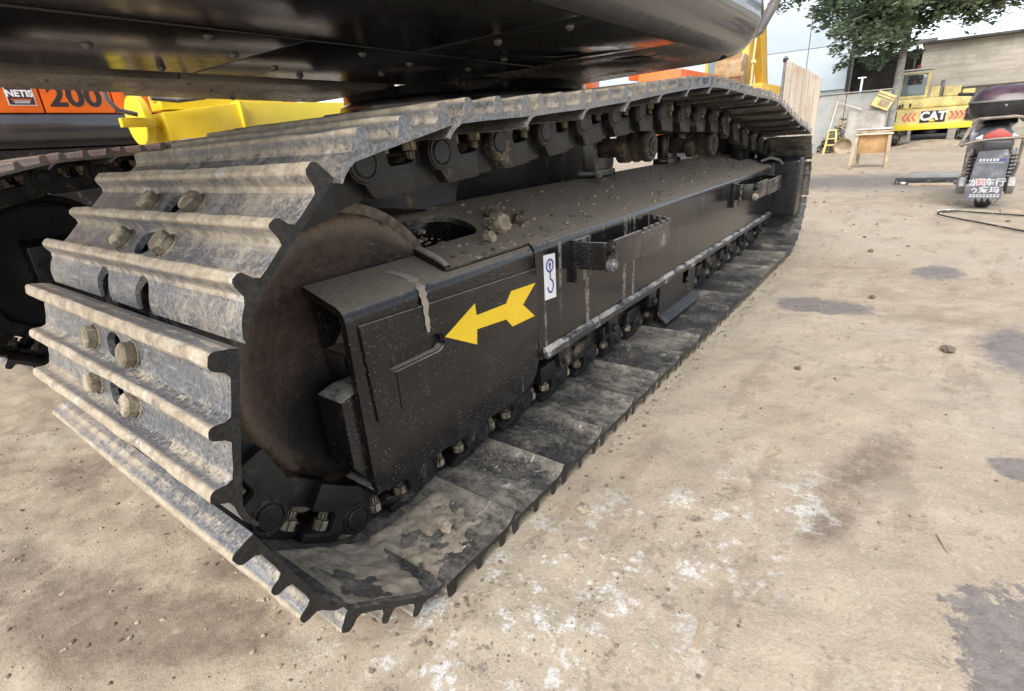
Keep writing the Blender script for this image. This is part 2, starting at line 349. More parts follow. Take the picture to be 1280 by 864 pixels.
# ------------------------------------------------------------------ ground
def ground_mat():
    n = NT('dirt_yard')
    w1 = n.math('SUBTRACT', n.noise(8, 5, .78), .5); w2 = n.math('SUBTRACT', n.noise(30, 4, .75, vec=n.mapping((1, 1, 1), (2, 7, 0))), .5)
    w1 = n.math('ADD', w1, n.math('MULTIPLY', w2, .55))
    def spot(cx, cy, rx, ry, ang=0., soft=.12, wob=.35):
        v = n.mapping((1, 1, 0), (-cx, -cy, 0))
        if ang: v = n.mapping((1, 1, 1), rot=(0, 0, -ang), vec=v)
        l = n.t.nodes.new('ShaderNodeVectorMath'); l.operation = 'LENGTH'; n.t.links.new(n.mapping((1/rx, 1/ry, 0), vec=v), l.inputs[0])
        return n.ramp(n.math('ADD', l.outputs['Value'], n.math('MULTIPLY', w1, wob*2.6)), 1-soft, 1+soft, 1, 0)
    def mx(*a):
        r = a[0]
        for b in a[1:]: r = n.math('MAXIMUM', r, b)
        return r
    big = n.noise(.9, 4, .6); mid = n.noise(5.5, 5, .68); fine = n.noise(34, 5, .76); grain = n.noise(190, 3, .75)
    lay = n.noise(1., 4, .7, vec=n.mapping((2.2, 9, 1), rot=(0, 0, .5)))
    g_ = n.math('ADD', n.math('MULTIPLY', mid, .5), n.math('ADD', n.math('MULTIPLY', fine, .32), n.math('MULTIPLY', grain, .18)))
    col = n.mix(n.ramp(g_, .40, .60), (.285, .228, .160), (.415, .342, .248))
    col = n.mix(n.math('MULTIPLY', n.ramp(big, .40, .62), .6), col, n.mix(n.ramp(grain, .3, .7), (.375, .314, .232), (.475, .405, .31)))
    col = n.mix(n.math('MULTIPLY', n.ramp(n.math('ADD', n.math('MULTIPLY', lay, .7), n.math('MULTIPLY', fine, .3)), .53, .60), .55), col, (.265, .21, .15))
    col = n.mix(n.math('MULTIPLY', n.ramp(fine, .56, .64), .5), col, (.22, .172, .125))
    col = n.mix(n.math('MULTIPLY', n.ramp(fine, .40, .33), .5), col, (.56, .51, .44))
    col = n.mix(n.math('MULTIPLY', n.ramp(n.noise(2.1, 4, .6, vec=n.mapping((1, 1, 1), (4, 9, 0))), .52, .68), .4), col, (.385, .365, .285))
    damp = mx(spot(-.155, 1.0, .05, .09, .1, .5, .8), spot(-.27, .47, .075, .19, .3, .4, .8), spot(-.20, .33, .06, .15, .5, .4, .8), spot(-.10, .38, .03, .06, .4, .5, .8), spot(-.32, .72, .04, .1, 0, .6, .8), spot(.80, -.50, .16, .045, -.35, .6, .6), spot(.55, -.46, .07, .025, -.4, .6, .5))
    col = n.mix(n.math('MULTIPLY', damp, n.ramp(fine, .35, .6, .5, .85)), col, (.165, .125, .09))
    wet = mx(spot(1.90, -.27, .11, .16, 0, .16, .6), spot(2.62, -.62, .14, .09, 0, .3, .6), spot(1.66, -.84, .21, .12, .0, .35, .6),
             spot(.385, -.725, .15, .09, .3, .07, .6), spot(.93, -.76, .045, .06, 0, .12, .5), spot(7.0, .0, .9, 1.2, 0, .6, .6), spot(5.8, 1.6, .7, .5, 0, .4, .5))
    wcol = n.mix(n.ramp(fine, .35, .65), (.125, .106, .10), (.21, .185, .172))
    col = n.mix(n.math('MULTIPLY', wet, .85), col, wcol)
    zone = mx(spot(.16, -.14, .36, .16, -.5, .7, .4), spot(.01, -.05, .18, .12, 0, .7, .4), spot(.42, -.28, .30, .13, -.5, .7, .4))
    cn = n.math('ADD', n.math('MULTIPLY', n.noise(13, 4, .7, vec=n.mapping((1, 1, 1), (3, 1, 0))), .6), n.math('MULTIPLY', n.noise(70, 5, .78), .4))
    col = n.mix(n.math('MULTIPLY', n.math('MULTIPLY', n.ramp(cn, .515, .60), zone), n.ramp(grain, .3, .6, .4, 1)), col, (.63, .62, .595))
    col = n.mix(n.math('MULTIPLY', n.math('MULTIPLY', n.ramp(cn, .44, .39), zone), .7), col, (.12, .095, .075))
    cr = n.math('MULTIPLY', n.ramp(n.voro(60), .13, .07), n.ramp(mid, .5, .6))
    col = n.mix(n.math('MULTIPLY', cr, .7), col, (.12, .09, .065))
    h = n.math('ADD', n.math('MULTIPLY', fine, 1.3), n.math('ADD', n.math('MULTIPLY', grain, .3), n.math('MULTIPLY', mid, 1.6)))
    h = n.math('SUBTRACT', h, n.math('MULTIPLY', wet, .3))
    n.bump(h, .38, .012)
    return n.fin(col, n.math('SUBTRACT', .92, n.math('MULTIPLY', wet, .42)))
M['ground'] = ground_mat()
def gh(x, y):
    d = math.hypot(x-.5, y+.2)
    k = 1 if d < 4 else max(0, 1-(d-4)/4)
    p = Vector((x, y, 0))
    h = .009*noise.fractal(p*2.2, 1., 2.1, 4)+.005*noise.fractal(p*9, .9, 2.1, 4)
    if x < .05 and y > .02: h += .0045*noise.fractal(p*24, .8, 2., 3)*min(1, (.05-x)*8)*min(1, (y-.02)*8)
    if y < -.02: h += .0016*noise.fractal(p*24, .8, 2., 3)
    if -.35 < x < 3.1 and -.04 < y < .64: h = h*(.35 if x > 0 else .7)-.002
    return h*k
def axis(a, b, step, far, g=1.22):
    m = [a+(b-a)*i/round((b-a)/step) for i in range(round((b-a)/step)+1)]
    lo, hi, s = [], [], step
    x = b
    while x < far: s *= g; x += s; hi.append(x)
    x = a; s = step
    while x > -far: s *= g; x -= s; lo.append(x)
    return lo[::-1]+m+hi
gx = axis(-.7, 2.6, .0125, 260, 1.15); gy = axis(-1.2, 1.6, .0125, 260, 1.15)
vs = [(x, y, gh(x, y)) for y in gy for x in gx]; nx = len(gx)
fs = [(j*nx+i, j*nx+i+1, (j+1)*nx+i+1, (j+1)*nx+i) for j in range(len(gy)-1) for i in range(nx-1)]
me = bpy.data.meshes.new('ground'); me.from_pydata(vs, [], fs); me.materials.append(M['ground'])
for p in me.polygons: p.use_smooth = True
tag(link('ground', me), kind='structure')

# ------------------------------------------------------------------ the excavator: chain
W2, P = .2995, .1715
EXB = Vector((1.5, 1.15, 0))
exc = thing('excavator', 'orange and black crawler excavator filling the picture, yellow arrow on its track frame', 'excavator', EXB)
def shoe_mesh(seed):
    prof = [(.006, .0435), (.0055, .050), (.0065, .066), (.0080, .0710), (.0110, .0733), (.0205, .0733), (.0240, .0708), (.0258, .066), (.0280, .057), (.033, .0522), (.060, .0515), (.0715, .0525), (.0752, .058), (.0768, .0680), (.0785, .0718), (.0815, .0734), (.0875, .0734), (.0902, .0718), (.0918, .0680), (.0934, .058), (.0965, .0525),
            (.124, .0515), (.1345, .0525), (.1384, .058), (.1400, .0680), (.1417, .0718), (.1445, .0734), (.1510, .0734), (.1538, .0716), (.1556, .067), (.1578, .056), (.164, .0508), (.173, .0475), (.182, .0425), (.190, .0350), (.1945, .0290), (.1910, .0270), (.1845, .0335), (.1755, .0395), (.1655, .0428), (.120, .0435), (.060, .0435)]
    seg = 34; n = len(prof); vs = []
    rnd = random.Random(seed)
    for k in range(seg+1):
        y = -W2+2*W2*k/seg
        for (s, z) in prof:
            if z > .0685:      # worn, chipped grouser tips
                q = Vector((s*30, y*14, seed*5.3)); w = noise.fractal(q, 1., 2., 3)
                z -= .0022*max(0, w+.25); s += .0012*noise.noise(q*1.7)
            elif z < .04 and s > .17:
                z += .002*noise.noise(Vector((y*11, seed, 2)))
            yy = y
            if k in (0, seg): yy += (-1 if k else 1)*.0015*max(0, noise.noise(Vector((s*40, k, seed))))
            vs.append((s, yy, z))
    fs = [list(range(n))[::-1], [seg*n+i for i in range(n)]]
    for k in range(seg):
        for i in range(n):
            j = (i+1) % n; fs.append((k*n+i, k*n+j, (k+1)*n+j, (k+1)*n+i))
    me = bpy.data.meshes.new('shoe_raw'); me.from_pydata(vs, [], fs); me = finish(me)
    c = MB()
    for s, ry, rs in ((.0533, .025, .0165), (.1155, .025, .0175)):
        c.add([(s+rs*math.cos(a*math.pi/10), ry*math.sin(a*math.pi/10), z) for z in (.03, .09) for a in range(20)],
              [list(range(20))[::-1], list(range(20, 40))]+[(a, (a+1) % 20, 20+(a+1) % 20, 20+a) for a in range(20)])
    for yc in (-.065, .065):
        o = [(.215, yc-.0205), (.215, yc+.0205)]+[(0.180+.0205*math.cos(R_(90+a*15)), yc+.0205*math.sin(R_(90+a*15))) for a in range(13)]
        c.prism(o, .0, .09, 'z')
    cm = c.mesh('cut', [])
    r = boolean(me, cm, 'track_shoe')
    r.materials.clear(); r.materials.append(M['shoe']); r.materials.append(M['shoe_in']); r.materials.append(M['shoe_end'])
    for p in r.polygons:
        cz = p.center.z; nz = p.normal.z
        p.material_index = 1 if nz < -.35 else 2 if (abs(p.normal.y) > .9 and abs(p.center.y) > W2-.01) else 0
        p.use_smooth = True
    r.set_sharp_from_angle(angle=R_(30))
    return r
SHOES = [shoe_mesh(i) for i in range(3)]
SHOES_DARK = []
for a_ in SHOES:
    b_ = a_.copy(); b_.materials[2] = M['shoe_end_dark']; SHOES_DARK.append(b_)  # near-black ends for front and ground shoes: lighting difference partly put in colour
def bolt_mesh():
    m = MB()
    m.lathe([(0, 0), (.0175, 0), (.0175, .003), (.0165, .0035)], (0, 0, 0), 'z', 20)
    m.lathe([(.0150, .003), (.0155, .0135), (.0135, .0165), (0, .0168)], (0, 0, 0), 'z', 6)
    return m.mesh('bolt', M['bolt'], .0009, 2, 30)
BOLT = bolt_mesh()
def link_mesh(sg):
    m = MB()
    arcA = [(.031*math.cos(R_(a)), .031*math.sin(R_(a))) for a in range(110, 261, 15)]
    arcB = [(P+.031*math.cos(R_(a)), .031*math.sin(R_(a))) for a in range(-80, 71, 15)]
    A = arcA+[(.004, -.048), (.012, -.055), (.098, -.055), (.098, .0405), (.030, .0405), (.020, .030)]
    B = [(.074, -.055), (P-.012, -.055), (P-.004, -.048)]+arcB+[(P-.022, .030), (P-.030, .0405), (.074, .0405)]
    if 1:
        a = MB(); a.prism(A, sg*.053, sg*.0765, 'y'); b = MB(); b.prism(B, sg*.0735, sg*.0965, 'y')
        c = MB()
        c.prism([(.046, -.004), (.052, -.010), (.118, -.010), (.124, -.004), (.126, .020), (.120, .026), (.050, .026), (.044, .020)], sg*.03, sg*.12, 'y')
        cm = c.mesh('cut', [])
        for q in (a, b):
            me = boolean(q.mesh('l', []), cm, 'l')
            m.add([v.co for v in me.vertices], [list(p.vertices) for p in me.polygons], 0)
        for s in (.0533, .1155):      # nuts standing in the link windows
            m.cyl((s, sg*.075, 0), .0135, .008, .0265, 'z', 6, 1)
            m.cyl((s, sg*.075, 0), .0085, -.006, .008, 'z', 10, 1)
        m.lathe([(.0215, sg*.0955), (.0225, sg*.0995), (.0275, sg*.0995), (.0295, sg*.0955)], (P, 0, 0), 'y', 24)
    me = m.mesh('track_link', [M['link'], M['bolt']], .0012, 2, 32)
    return me
LINKS = [link_mesh(-1), link_mesh(1)]
pm = MB(); pm.lathe([(0, -.1015), (.0185, -.1015), (.0205, -.0995), (.0205, -.097), (.023, -.097), (.023, -.0965)], (0, 0, 0), 'y', 20)
pm.cyl((0, 0, 0), .021, -.055, .055, 'y', 18); pm.lathe([(.023, .0965), (.023, .097), (.0205, .097), (.0205, .0995), (.0185, .1015), (0, .1015)], (0, 0, 0), 'y', 20)
PIN = pm.mesh('pin', M['pin'], 0, 2, 32)

IC, RP = (.151, .3525), .293
def sprocket_path(sx):
    pts = []
    for a in range(75, -96, -3): pts.append((sx+.26*math.cos(R_(a)), .333+.26*math.sin(R_(a))))
    return pts
TOP = [(.025, .617), (.192, .652), (.354, .660), (.448, .664), (.547, .6725), (.712, .686), (.924, .707), (1.10, .722), (1.22, .729), (1.34, .730), (1.5, .7235), (1.635, .717), (1.85, .713), (2.0, .7105), (2.1, .700), (2.34, .655), (2.6, .613)]
def pin_on(a): return (IC[0]+RP*math.cos(R_(a)), IC[1]+RP*math.sin(R_(a)))
def step_path(path, start, seg0=0):
    """points at chord P along a polyline, from start"""
    out = [start]; cur = Vector(start); i = seg0
    while True:
        found = False
        while i < len(path)-1:
            a, b = Vector(path[i]), Vector(path[i+1])
            d = b-a; f = a-cur
            A = d.dot(d); B = 2*f.dot(d); Cc = f.dot(f)-P*P; disc = B*B-4*A*Cc
            if disc >= 0:
                t = (-B+math.sqrt(disc))/(2*A)
                if 0 <= t <= 1 and (b-cur).length >= P: cur = a+d*t; out.append(tuple(cur)); found = True; break
            i += 1
        if not found: return out
def pins_for(sx):
    path = TOP+sprocket_path(sx)
    pb = pin_on(251.5)
    path += [(sx-.35, .0725), (pb[0]+.1, .0728), pb]
    q = step_path(path, TOP[0], 0)
    return q, (Vector(q[-1])-Vector(pb)).length
best = min(((abs(e-0) if (e := pins_for(2.70+.0025*k)[1]) is not None else 9, 2.70+.0025*k) for k in range(80)), key=lambda t: min(t[0], abs(t[0]-P)))
SX = best[1]
q, e = pins_for(SX)
if e < .05: q = q[:-1]
loop = [pin_on(251.5), pin_on(217.5), pin_on(183.5), pin_on(149.5)]+q      # bottom-front, up the idler, back along the top, round the sprocket, forward along the ground
loop = loop[::-1]          # shoe direction: top -> front -> bottom -> rear
print('pins', len(loop), 'sprocket x', SX, 'err', e)
def build_chain(yc, full=True):
    n = len(loop)
    for i in range(n):
        a, b = Vector(loop[i]), Vector(loop[(i+1) % n])
        t2 = (b-a); L = t2.length; t2.normalize()
        t = Vector((t2.x, 0, t2.y)); yv = Vector((0, -1, 0)); nn = t.cross(yv)
        Mx = Matrix((t, yv, nn)).transposed().to_4x4()
        loc = Vector((a.x, yc, a.y))-EXB
        eul = Mx.to_euler()
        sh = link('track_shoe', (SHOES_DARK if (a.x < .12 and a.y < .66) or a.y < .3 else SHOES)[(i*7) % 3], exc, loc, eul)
        ln = link('track_link', LINKS[0], exc, loc, eul); link('track_link', LINKS[1], exc, loc, eul)
        link('pin', PIN, ln)
        if full:
            for s in (.0533, .1155):
                for y in (-.065, .065):
                    bo = link('bolt', BOLT, sh, (s, y, .0508), (0, 0, random.uniform(0, 1)))
build_chain(.2995, True)
YR = 2.0                      # centre line of the other track
build_chain(YR, False)

# ------------------------------------------------------------------ idlers, sprockets, rollers
prof = [(0, -.085), (.05, -.085), (.06, -.075), (.065, -.055), (.10, -.046), (.16, -.050), (.195, -.060), (.212, -.060), (.222, -.054), (.226, -.044), (.228, -.036), (.246, -.032), (.250, -.022)]
prof = prof+[(r, -h) for r, h in prof[::-1]]
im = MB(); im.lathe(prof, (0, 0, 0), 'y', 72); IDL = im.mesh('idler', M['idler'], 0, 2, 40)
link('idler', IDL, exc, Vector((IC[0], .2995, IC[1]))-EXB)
ib = IDL.copy(); ib.materials[0] = plain('shaded_black', (.006, .006, .006), .7, var=.3); link('idler', ib, exc, Vector((IC[0], YR, IC[1]))-EXB)  # far idler coloured near black: the shadow around it is painted in
def sprocket_mesh():
    m = MB(); n = 11; out = []
    for k in range(n):
        for f, r in ((0, .222), (.25, .226), (.38, .262), (.5, .270), (.62, .262), (.75, .226)):
            a = 2*math.pi*(k+f)/n; out.append((r*math.cos(a), r*math.sin(a)))
    m.prism(out, -.024, .024, 'y'); m.lathe([(0, -.12), (.13, -.12), (.15, -.10), (.16, -.024), (.16, .024), (.15, .1), (0, .1)], (0, 0, 0), 'y', 40)
    for k in range(12):
        a = 2*math.pi*k/12; m.cyl((.14*math.cos(a), -.024, .14*math.sin(a)), .012, -.1, 0, 'y', 6)
    return m.mesh('sprocket', M['link'], .002)
SPR = sprocket_mesh()
for y in (.2995, YR): link('sprocket', SPR, exc, Vector((SX, y, .333))-EXB)
rp = [(0, -.105), (.026, -.105), (.028, -.10), (.034, -.10), (.034, -.088), (.062, -.086), (.064, -.082), (.064, -.074), (.052, -.070), (.052, -.048), (.066, -.044), (.066, -.034), (.05, -.03)]
rp = rp+[(r, -h) for r, h in rp[::-1]]
rm = MB(); rm.lathe(rp, (0, 0, 0), 'y', 28); TROL = rm.mesh('track_roller', M['link'], 0, 2, 35)
RX = [.50+.315*k for k in range(7)]
for x in RX:
    link('track_roller', TROL, exc, Vector((x, .2995, .180))-EXB)
cp = [(0, -.066), (.012, -.066), (.014, -.062), (.028, -.062), (.030, -.056), (.042, -.056), (.047, -.050), (.047, -.034), (.043, -.030), (.043, -.012), (.047, -.010), (.047, .002), (.043, .004), (.043, .02), (.048, .024), (.048, .055), (.03, .06), (.03, .14), (0, .14)]
crm = MB(); crm.lathe(cp, (0, 0, 0), 'y', 32); M['roller'] = dusty('dirty_roller', (.035, .026, .02), .55, amt=.5, up=.5, bump=.6, dust=(.20, .15, .105), scale=18)
CROL = crm.mesh('carrier_roller', M['roller'], 0, 2, 35)
for x, z in ((1.36, .627), (2.02, .607)):
    r = link('carrier_roller', CROL, exc, Vector((x, .275, z))-EXB)
    b = MB(); b.box(x-.055, x+.055, .395, .445, .54, z+.05); b.box(x-.075, x+.075, .385, .455, .535, .56)
    part('roller_bracket', b, M['black'], exc, .004, EXB)

# ------------------------------------------------------------------ near track frame
def topz(y): return .468+.30*(y-.162)
def frame_box(x0, x1):
    m = MB()
    sec = [(.143, .197), (.143, .440), (.1445, .451), (.1495, .4605), (.1575, .4665), (.39, topz(.39)), (.455, topz(.39)), (.455, .197)]
    m.prism(sec, x0, x1, 'x'); return m
fm = frame_box(.556, 2.84).mesh('track_frame', [M['frame_black'], M['black_top']])
cut = MB(); cut.box(.40, .66, .245, .36, .40, .60); cut.lathe([(0, .40), (.0575, .40), (.0575, .6), (0, .6)], (.66, .3025, 0), 'z', 24)
def paint_top(me):
    if len(me.materials) < 2:
        me.materials.clear(); me.materials.append(M['black']); me.materials.append(M['black_top'])
    for p in me.polygons: p.material_index = 1 if p.normal.z > .8 else 0
    return me
fm = finish(fm, 0, 2, 38, EXB)
frame = link('track_frame', paint_top(fm), exc)
# the top plate runs on forward round the idler slot
def poly_plate(outline, zf, th):
    m = MB(); n = len(outline)
    top = [(x, y, zf(y)) for x, y in outline]; bot = [(x, y, zf(y)-th) for x, y in outline]
    return m.add(top+bot, [list(range(n)), [n+i for i in range(n)][::-1]]+[(i, n+i, n+(i+1) % n, (i+1) % n) for i in range(n)])
slot = [(.475+.05*math.cos(R_(a)), .3025+.0575*math.sin(R_(a))) for a in range(-80, 81, 16)]
yoke = [(.557, .158), (.557, .39), (.30, .39), (.30, .365)]+slot[::-1]+[(.33, .243), (.318, .215), (.300, .205), (.300, .158)]
part('yoke_top_plate', poly_plate(yoke, lambda y: topz(y)+.0015, .014), M['black_top'], frame, .002, EXB)
m = MB(); m.box(.31, .556, .372, .388, .2, topz(.372)-.015); m.box(.31, .53, .225, .24, .2, topz(.225)-.016)
part('yoke_web', m, M['black'], frame, .002, EXB)
# bottom rail
m = MB(); m.prism([(.1435, .196), (.1435, .222), (.138, .222), (.128, .214), (.128, .199), (.131, .196)], .572, 2.845, 'x')
part('bottom_rail', m, M['rail'], frame, .0015, EXB)
m = MB(); m.box(2.84, 2.852, .138, .455, .197, .475); part('frame_end_plate', m, M['black'], frame, .003, EXB)
# front cover of the idler yoke
sec = [(.143, .140), (.143, .436), (.1445, .447), (.1495, .4565), (.1575, .4620), (.236, topz(.236)-.004), (.236, topz(.236)-.016), (.160, .4495), (.1575, .446), (.1565, .436), (.1565, .140)]
m = MB(); xs0, xs1 = .068, .553
# side plate with its slanted foot and rounded rear corner, extruded as a channel and trimmed
m.prism(sec, xs0, xs1, 'x')
cm = MB()
cm.prism([(.38, .08), (.60, .08), (.60, .30), (.5535, .200), (.540, .170), (.515, .152), (.47, .143), (.42, .1399)], .0, .3, 'y')
cv = boolean(m.mesh('c', []), cm.mesh('k', []), 'idler_cover')
cv.materials.clear(); cv.materials.append(M['black']); cv.materials.append(M['black_top'])
cut2 = MB(); cut2.box(.300, .60, .1575, .30, .44, .6)
cv = boolean(cv, cut2.mesh('k', []), 'idler_cover'); cv.materials.clear(); cv.materials.append(M['black']); cv.materials.append(M['black_top'])
def rr(x0, z0, x1, z1, r):
    c0, c1 = Vector((x0+r, (z0+z1)/2)), Vector((x1-r, (z0+z1)/2)); out = []
    for k in range(9): t = R_(-90+k*22.5); out.append((c1.x+r*math.cos(t), c1.y+r*math.sin(t)))
    for k in range(9): t = R_(90+k*22.5); out.append((c0.x+r*math.cos(t), c0.y+r*math.sin(t)))
    return out
cut3 = MB(); cut3.prism(rr(.130, .338, .255, .368, .0149), .10, .1545, 'y')
cv = boolean(cv, cut3.mesh('k', []), 'idler_cover'); cv.materials.clear(); cv.materials.append(M['black']); cv.materials.append(M['black_top'])
cv = finish(cv, .002, 2, 38, EXB); paint_top(cv)
cover = link('idler_cover', cv, exc)
m = MB(); m.prism([(.300, .158), (.552, .158), (.552, .166), (.300, .166)], .440, .4655, 'z'); part('cover_shoulder', m, M['black_top'], cover, .002, EXB)
weld = MB(); weld.tube([(.312, .238, topz(.238)+.002), (.308, .21, topz(.21)+.003), (.306, .18, topz(.18)+.003), (.305, .160, .466)], [.009, .011, .011, .009], 10)
part('weld_bead', weld, M['black'], cover, 0, EXB)
# raised side plate with a slot
sp = MB(); sp.prism([(.086, .431), (.550, .414), (.548, .250), (.092, .266)], .1375, .1432, 'y')
cs = MB(); a = math.atan2(-.006, .11)
def rr(x0, z0, x1, z1, r):
    c0, c1 = Vector((x0+r, (z0+z1)/2)), Vector((x1-r, (z0+z1)/2)); out = []
    for k in range(9): t = R_(-90+k*22.5); out.append((c1.x+r*math.cos(t), c1.y+r*math.sin(t)))
    for k in range(9): t = R_(90+k*22.5); out.append((c0.x+r*math.cos(t), c0.y+r*math.sin(t)))
    return out
cs.prism(rr(.128, .336, .257, .370, .0169), .10, .16, 'y')
spm = boolean(sp.mesh('s', []), cs.mesh('k', []), 'side_plate'); spm.materials.clear(); spm.materials.append(M['black'])
spm = finish(spm, .0018, 2, 38, EXB); link('side_plate', spm, cover)
m = MB(); m.box(.140, .206, .1355, .1376, .262, .337); part('patch_plate', m, M['black'], cover, .0012, EXB)
# lower front block
m = MB(); m.prism([(.045, .20), (.045, .318), (.075, .325), (.16, .325), (.16, .150), (.075, .150)], .1575, .222, 'y')
part('yoke_block', m, M['black'], cover, .004, EXB)
m = MB(); m.prism([(.066, .139), (.40, .139), (.40, .150), (.066, .150)], .150, .225, 'y'); part('cover_floor', m, M['black'], cover, .002, EXB)
m = MB(); m.box(.078, .165, .2265, .2355, .382, .478); part('pocket_wall', m, M['black'], cover, .002, EXB)
m = MB(); m.box(.080, .200, .1572, .2262, .374, .384); part('pocket_floor', m, M['black_top'], cover, .002, EXB)
m = MB(); m.box(.195, .204, .1572, .2262, .386, .46); part('pocket_back', m, M['black'], cover, .002, EXB)
# dried mud run down the cover
n_ = NT('dried_mud_run'); n_.bump(n_.noise(70, 5, .7), .5, .004); mudm = n_.fin(n_.mix(n_.noise(40, 5, .7), (.26, .21, .16), (.46, .41, .35)), .95)
m = MB()
key = [(.212, .208, topz(.208)-.0035, .006), (.225, .185, topz(.185)-.0035, .009), (.227, .165, .4635, .010), (.2255, .1475, .4535, .009), (.222, .1405, .440, .007), (.221, .1365, .425, .0065), (.220, .1365, .395, .005), (.220, .1365, .374, .003)]
pts = []
for (a_, b_) in zip(key, key[1:]):
    for t_ in range(5):
        q_ = [u+(v-u)*t_/5 for u, v in zip(a_, b_)]; j_ = len(pts)
        q_[0] += .003*noise.noise(Vector((j_*.35, 1, 0))); q_[3] *= 1+.5*noise.noise(Vector((j_*.45, 7, 0))); pts.append(q_)
vs = []
for x, y, z, w in pts: vs += [(x-w, y-.0006, z+.0006), (x+w, y-.0006, z+.0006), (x+w*.5, y-.0018, z+.0016), (x-w*.5, y-.0018, z+.0016)]
fs = []
for i in range(len(pts)-1):
    for k in range(4): fs.append((i*4+k, i*4+(k+1) % 4, i*4+4+(k+1) % 4, i*4+4+k))
fs += [(0, 1, 2, 3), tuple(len(vs)-4+k for k in range(4))]
m.add(vs, fs); part('mud_run', m, mudm, cover, 0, EXB)

# decals
def decal(name, pts, y, mat, parent, th=.0008):
    m = MB(); m.prism(pts, y-th, y, 'y'); return part(name, m, mat, parent, 0, EXB)
YP = .1375
arrow = [(.2578, .3572), (.3441, .3947), (.3457, .3709), (.4381, .3678), (.4573, .3888), (.5442, .3847), (.4944, .3496), (.5361, .3125), (.4542, .3141), (.4346, .3354), (.3437, .3439), (.3397, .3142)]
tag(decal('arrow_sticker', arrow, YP, M['decal_yellow'], cover), 'bright yellow arrow sticker pointing to the front')
hk = decal('lifting_hook_sticker', [(.587, .3325), (.634, .329), (.634, .431), (.587, .4345)], .1428, M['decal_white'], frame)
tag(hk, 'white sticker with a blue hook and arrow')
def stroke(pts, w, y, closed=False):
    m = MB(); n = len(pts); vs = []
    for i, p in enumerate(pts):
        a = Vector(pts[(i-1) % n] if closed or i else pts[i]); b = Vector(pts[(i+1) % n] if closed or i < n-1 else pts[i])
        d = (b-a).normalized(); q = Vector((-d.y, d.x))*w/2; p = Vector(p)
        for yy in (y, y-.0006): vs += [(p.x+q.x, yy, p.y+q.y), (p.x-q.x, yy, p.y-q.y)]
    fs = []
    for i in range(n if closed else n-1):
        a, b = i*4, ((i+1) % n)*4
        fs += [(a, a+1, b+1, b), (a+2, b+2, b+3, a+3), (a, b, b+2, a+2), (a+1, a+3, b+3, b+1)]
    if not closed: fs += [(0, 2, 3, 1), ((n-1)*4, (n-1)*4+1, (n-1)*4+3, (n-1)*4+2)]
    m.add(vs, fs); return m
hx, hz = .6105, .4075
part('hook_symbol', stroke([(hx+.0135*math.cos(R_(a)), hz+.0135*math.sin(R_(a))) for a in range(0, 360, 15)], .0042, .1419, True), M['decal_blue'], exc, 0, EXB).parent = hk
hookpts = [(hx, hz-.013), (hx, .377)]+[(hx+.0005+.0115*math.cos(R_(a)), .3605+.0145*math.sin(R_(a))) for a in range(75, -190, -15)]
part('hook_symbol', stroke(hookpts, .0042, .1419), M['decal_blue'], hk, 0, EXB)
m = MB(); m.prism([(hx-.0065, hz), (hx-.0022, hz), (hx-.0022, hz-.009), (hx+.0022, hz-.009), (hx+.0022, hz), (hx+.0065, hz), (hx, hz+.0085)], .1413, .1419, 'y')
part('hook_symbol', m, M['decal_blue'], hk, 0, EXB)

M['tread'] = dusty('lit_step_paint', (.045, .04, .036), .34, amt=.25, up=.6, bump=.1, dust=(.38, .34, .29), scale=8, speck=.5)  # lighter brown copy of the black paint: reflected light put in its colour
# step brackets bolted to the frame
def step_bracket(x0, x1, serr):
    root_m = MB(); root_m.box(x0, x0+.075, .128, .1432, .345, .447)
    root = part('step_bracket', root_m, M['black'], frame, .003, EXB)
    pts = []
    m = MB()
    # bent strap: from the mount out, along the frame and back in
    def strap(xa, ya, xb, yb, z0, z1, teeth=False, mat=M['black'], name='strap'):
        d = Vector((xb-xa, yb-ya)); L = d.length; d.normalize(); nrm = Vector((-d.y, d.x))*.004
        out = [(0, z0), (L, z0)]
        if teeth:
            k = max(3, int(L/.034)); top = []
            for i in range(k):
                s0 = L*(k-i)/k; s1 = L*(k-i-.55)/k; top += [(s0, z1+.010), (s1, z1+.010), (s1, z1), (L*(k-i-1)/k, z1)]
            out += top
        else: out += [(L, z1), (0, z1)]
        mb = MB(); n = len(out); vs = []
        for sg in (1, -1): vs += [(xa+d.x*s+nrm.x*sg, ya+d.y*s+nrm.y*sg, z) for s, z in out]
        mb.add(vs, [list(range(n)), [n+i for i in range(n)][::-1]]+[(i, n+i, n+(i+1) % n, (i+1) % n) for i in range(n)])
        part(name, mb, mat, root, .0012, EXB)
    L = x1-x0
    strap(x0+.02, .130, x0+.03, .064, .375, .440)
    strap(x0+.03, .064, x0+L*.45, .060, .372, .440)
    strap(x0+L*.45, .0595, x1-.06, .059, .368, .432, serr, M['tread'] if serr else M['black'], 'step_tread')
    strap(x1-.06, .059, x1, .139, .368, .432, serr, M['tread'] if serr else M['black'], 'step_tread')
    for z, r, mt in ((.428, .017, 'link'), (.388, .015, 'grey_metal')):
        b = MB(); b.lathe([(0, .042), (r*.6, .042), (r*.7, .048), (r, .049), (r, .062)], (x0+.035, 0, z), 'y', 14)
        part('bolt', b, M[mt], root, 0, EXB)
step_bracket(.705, 1.17, True)
step_bracket(2.05, 2.66, False)
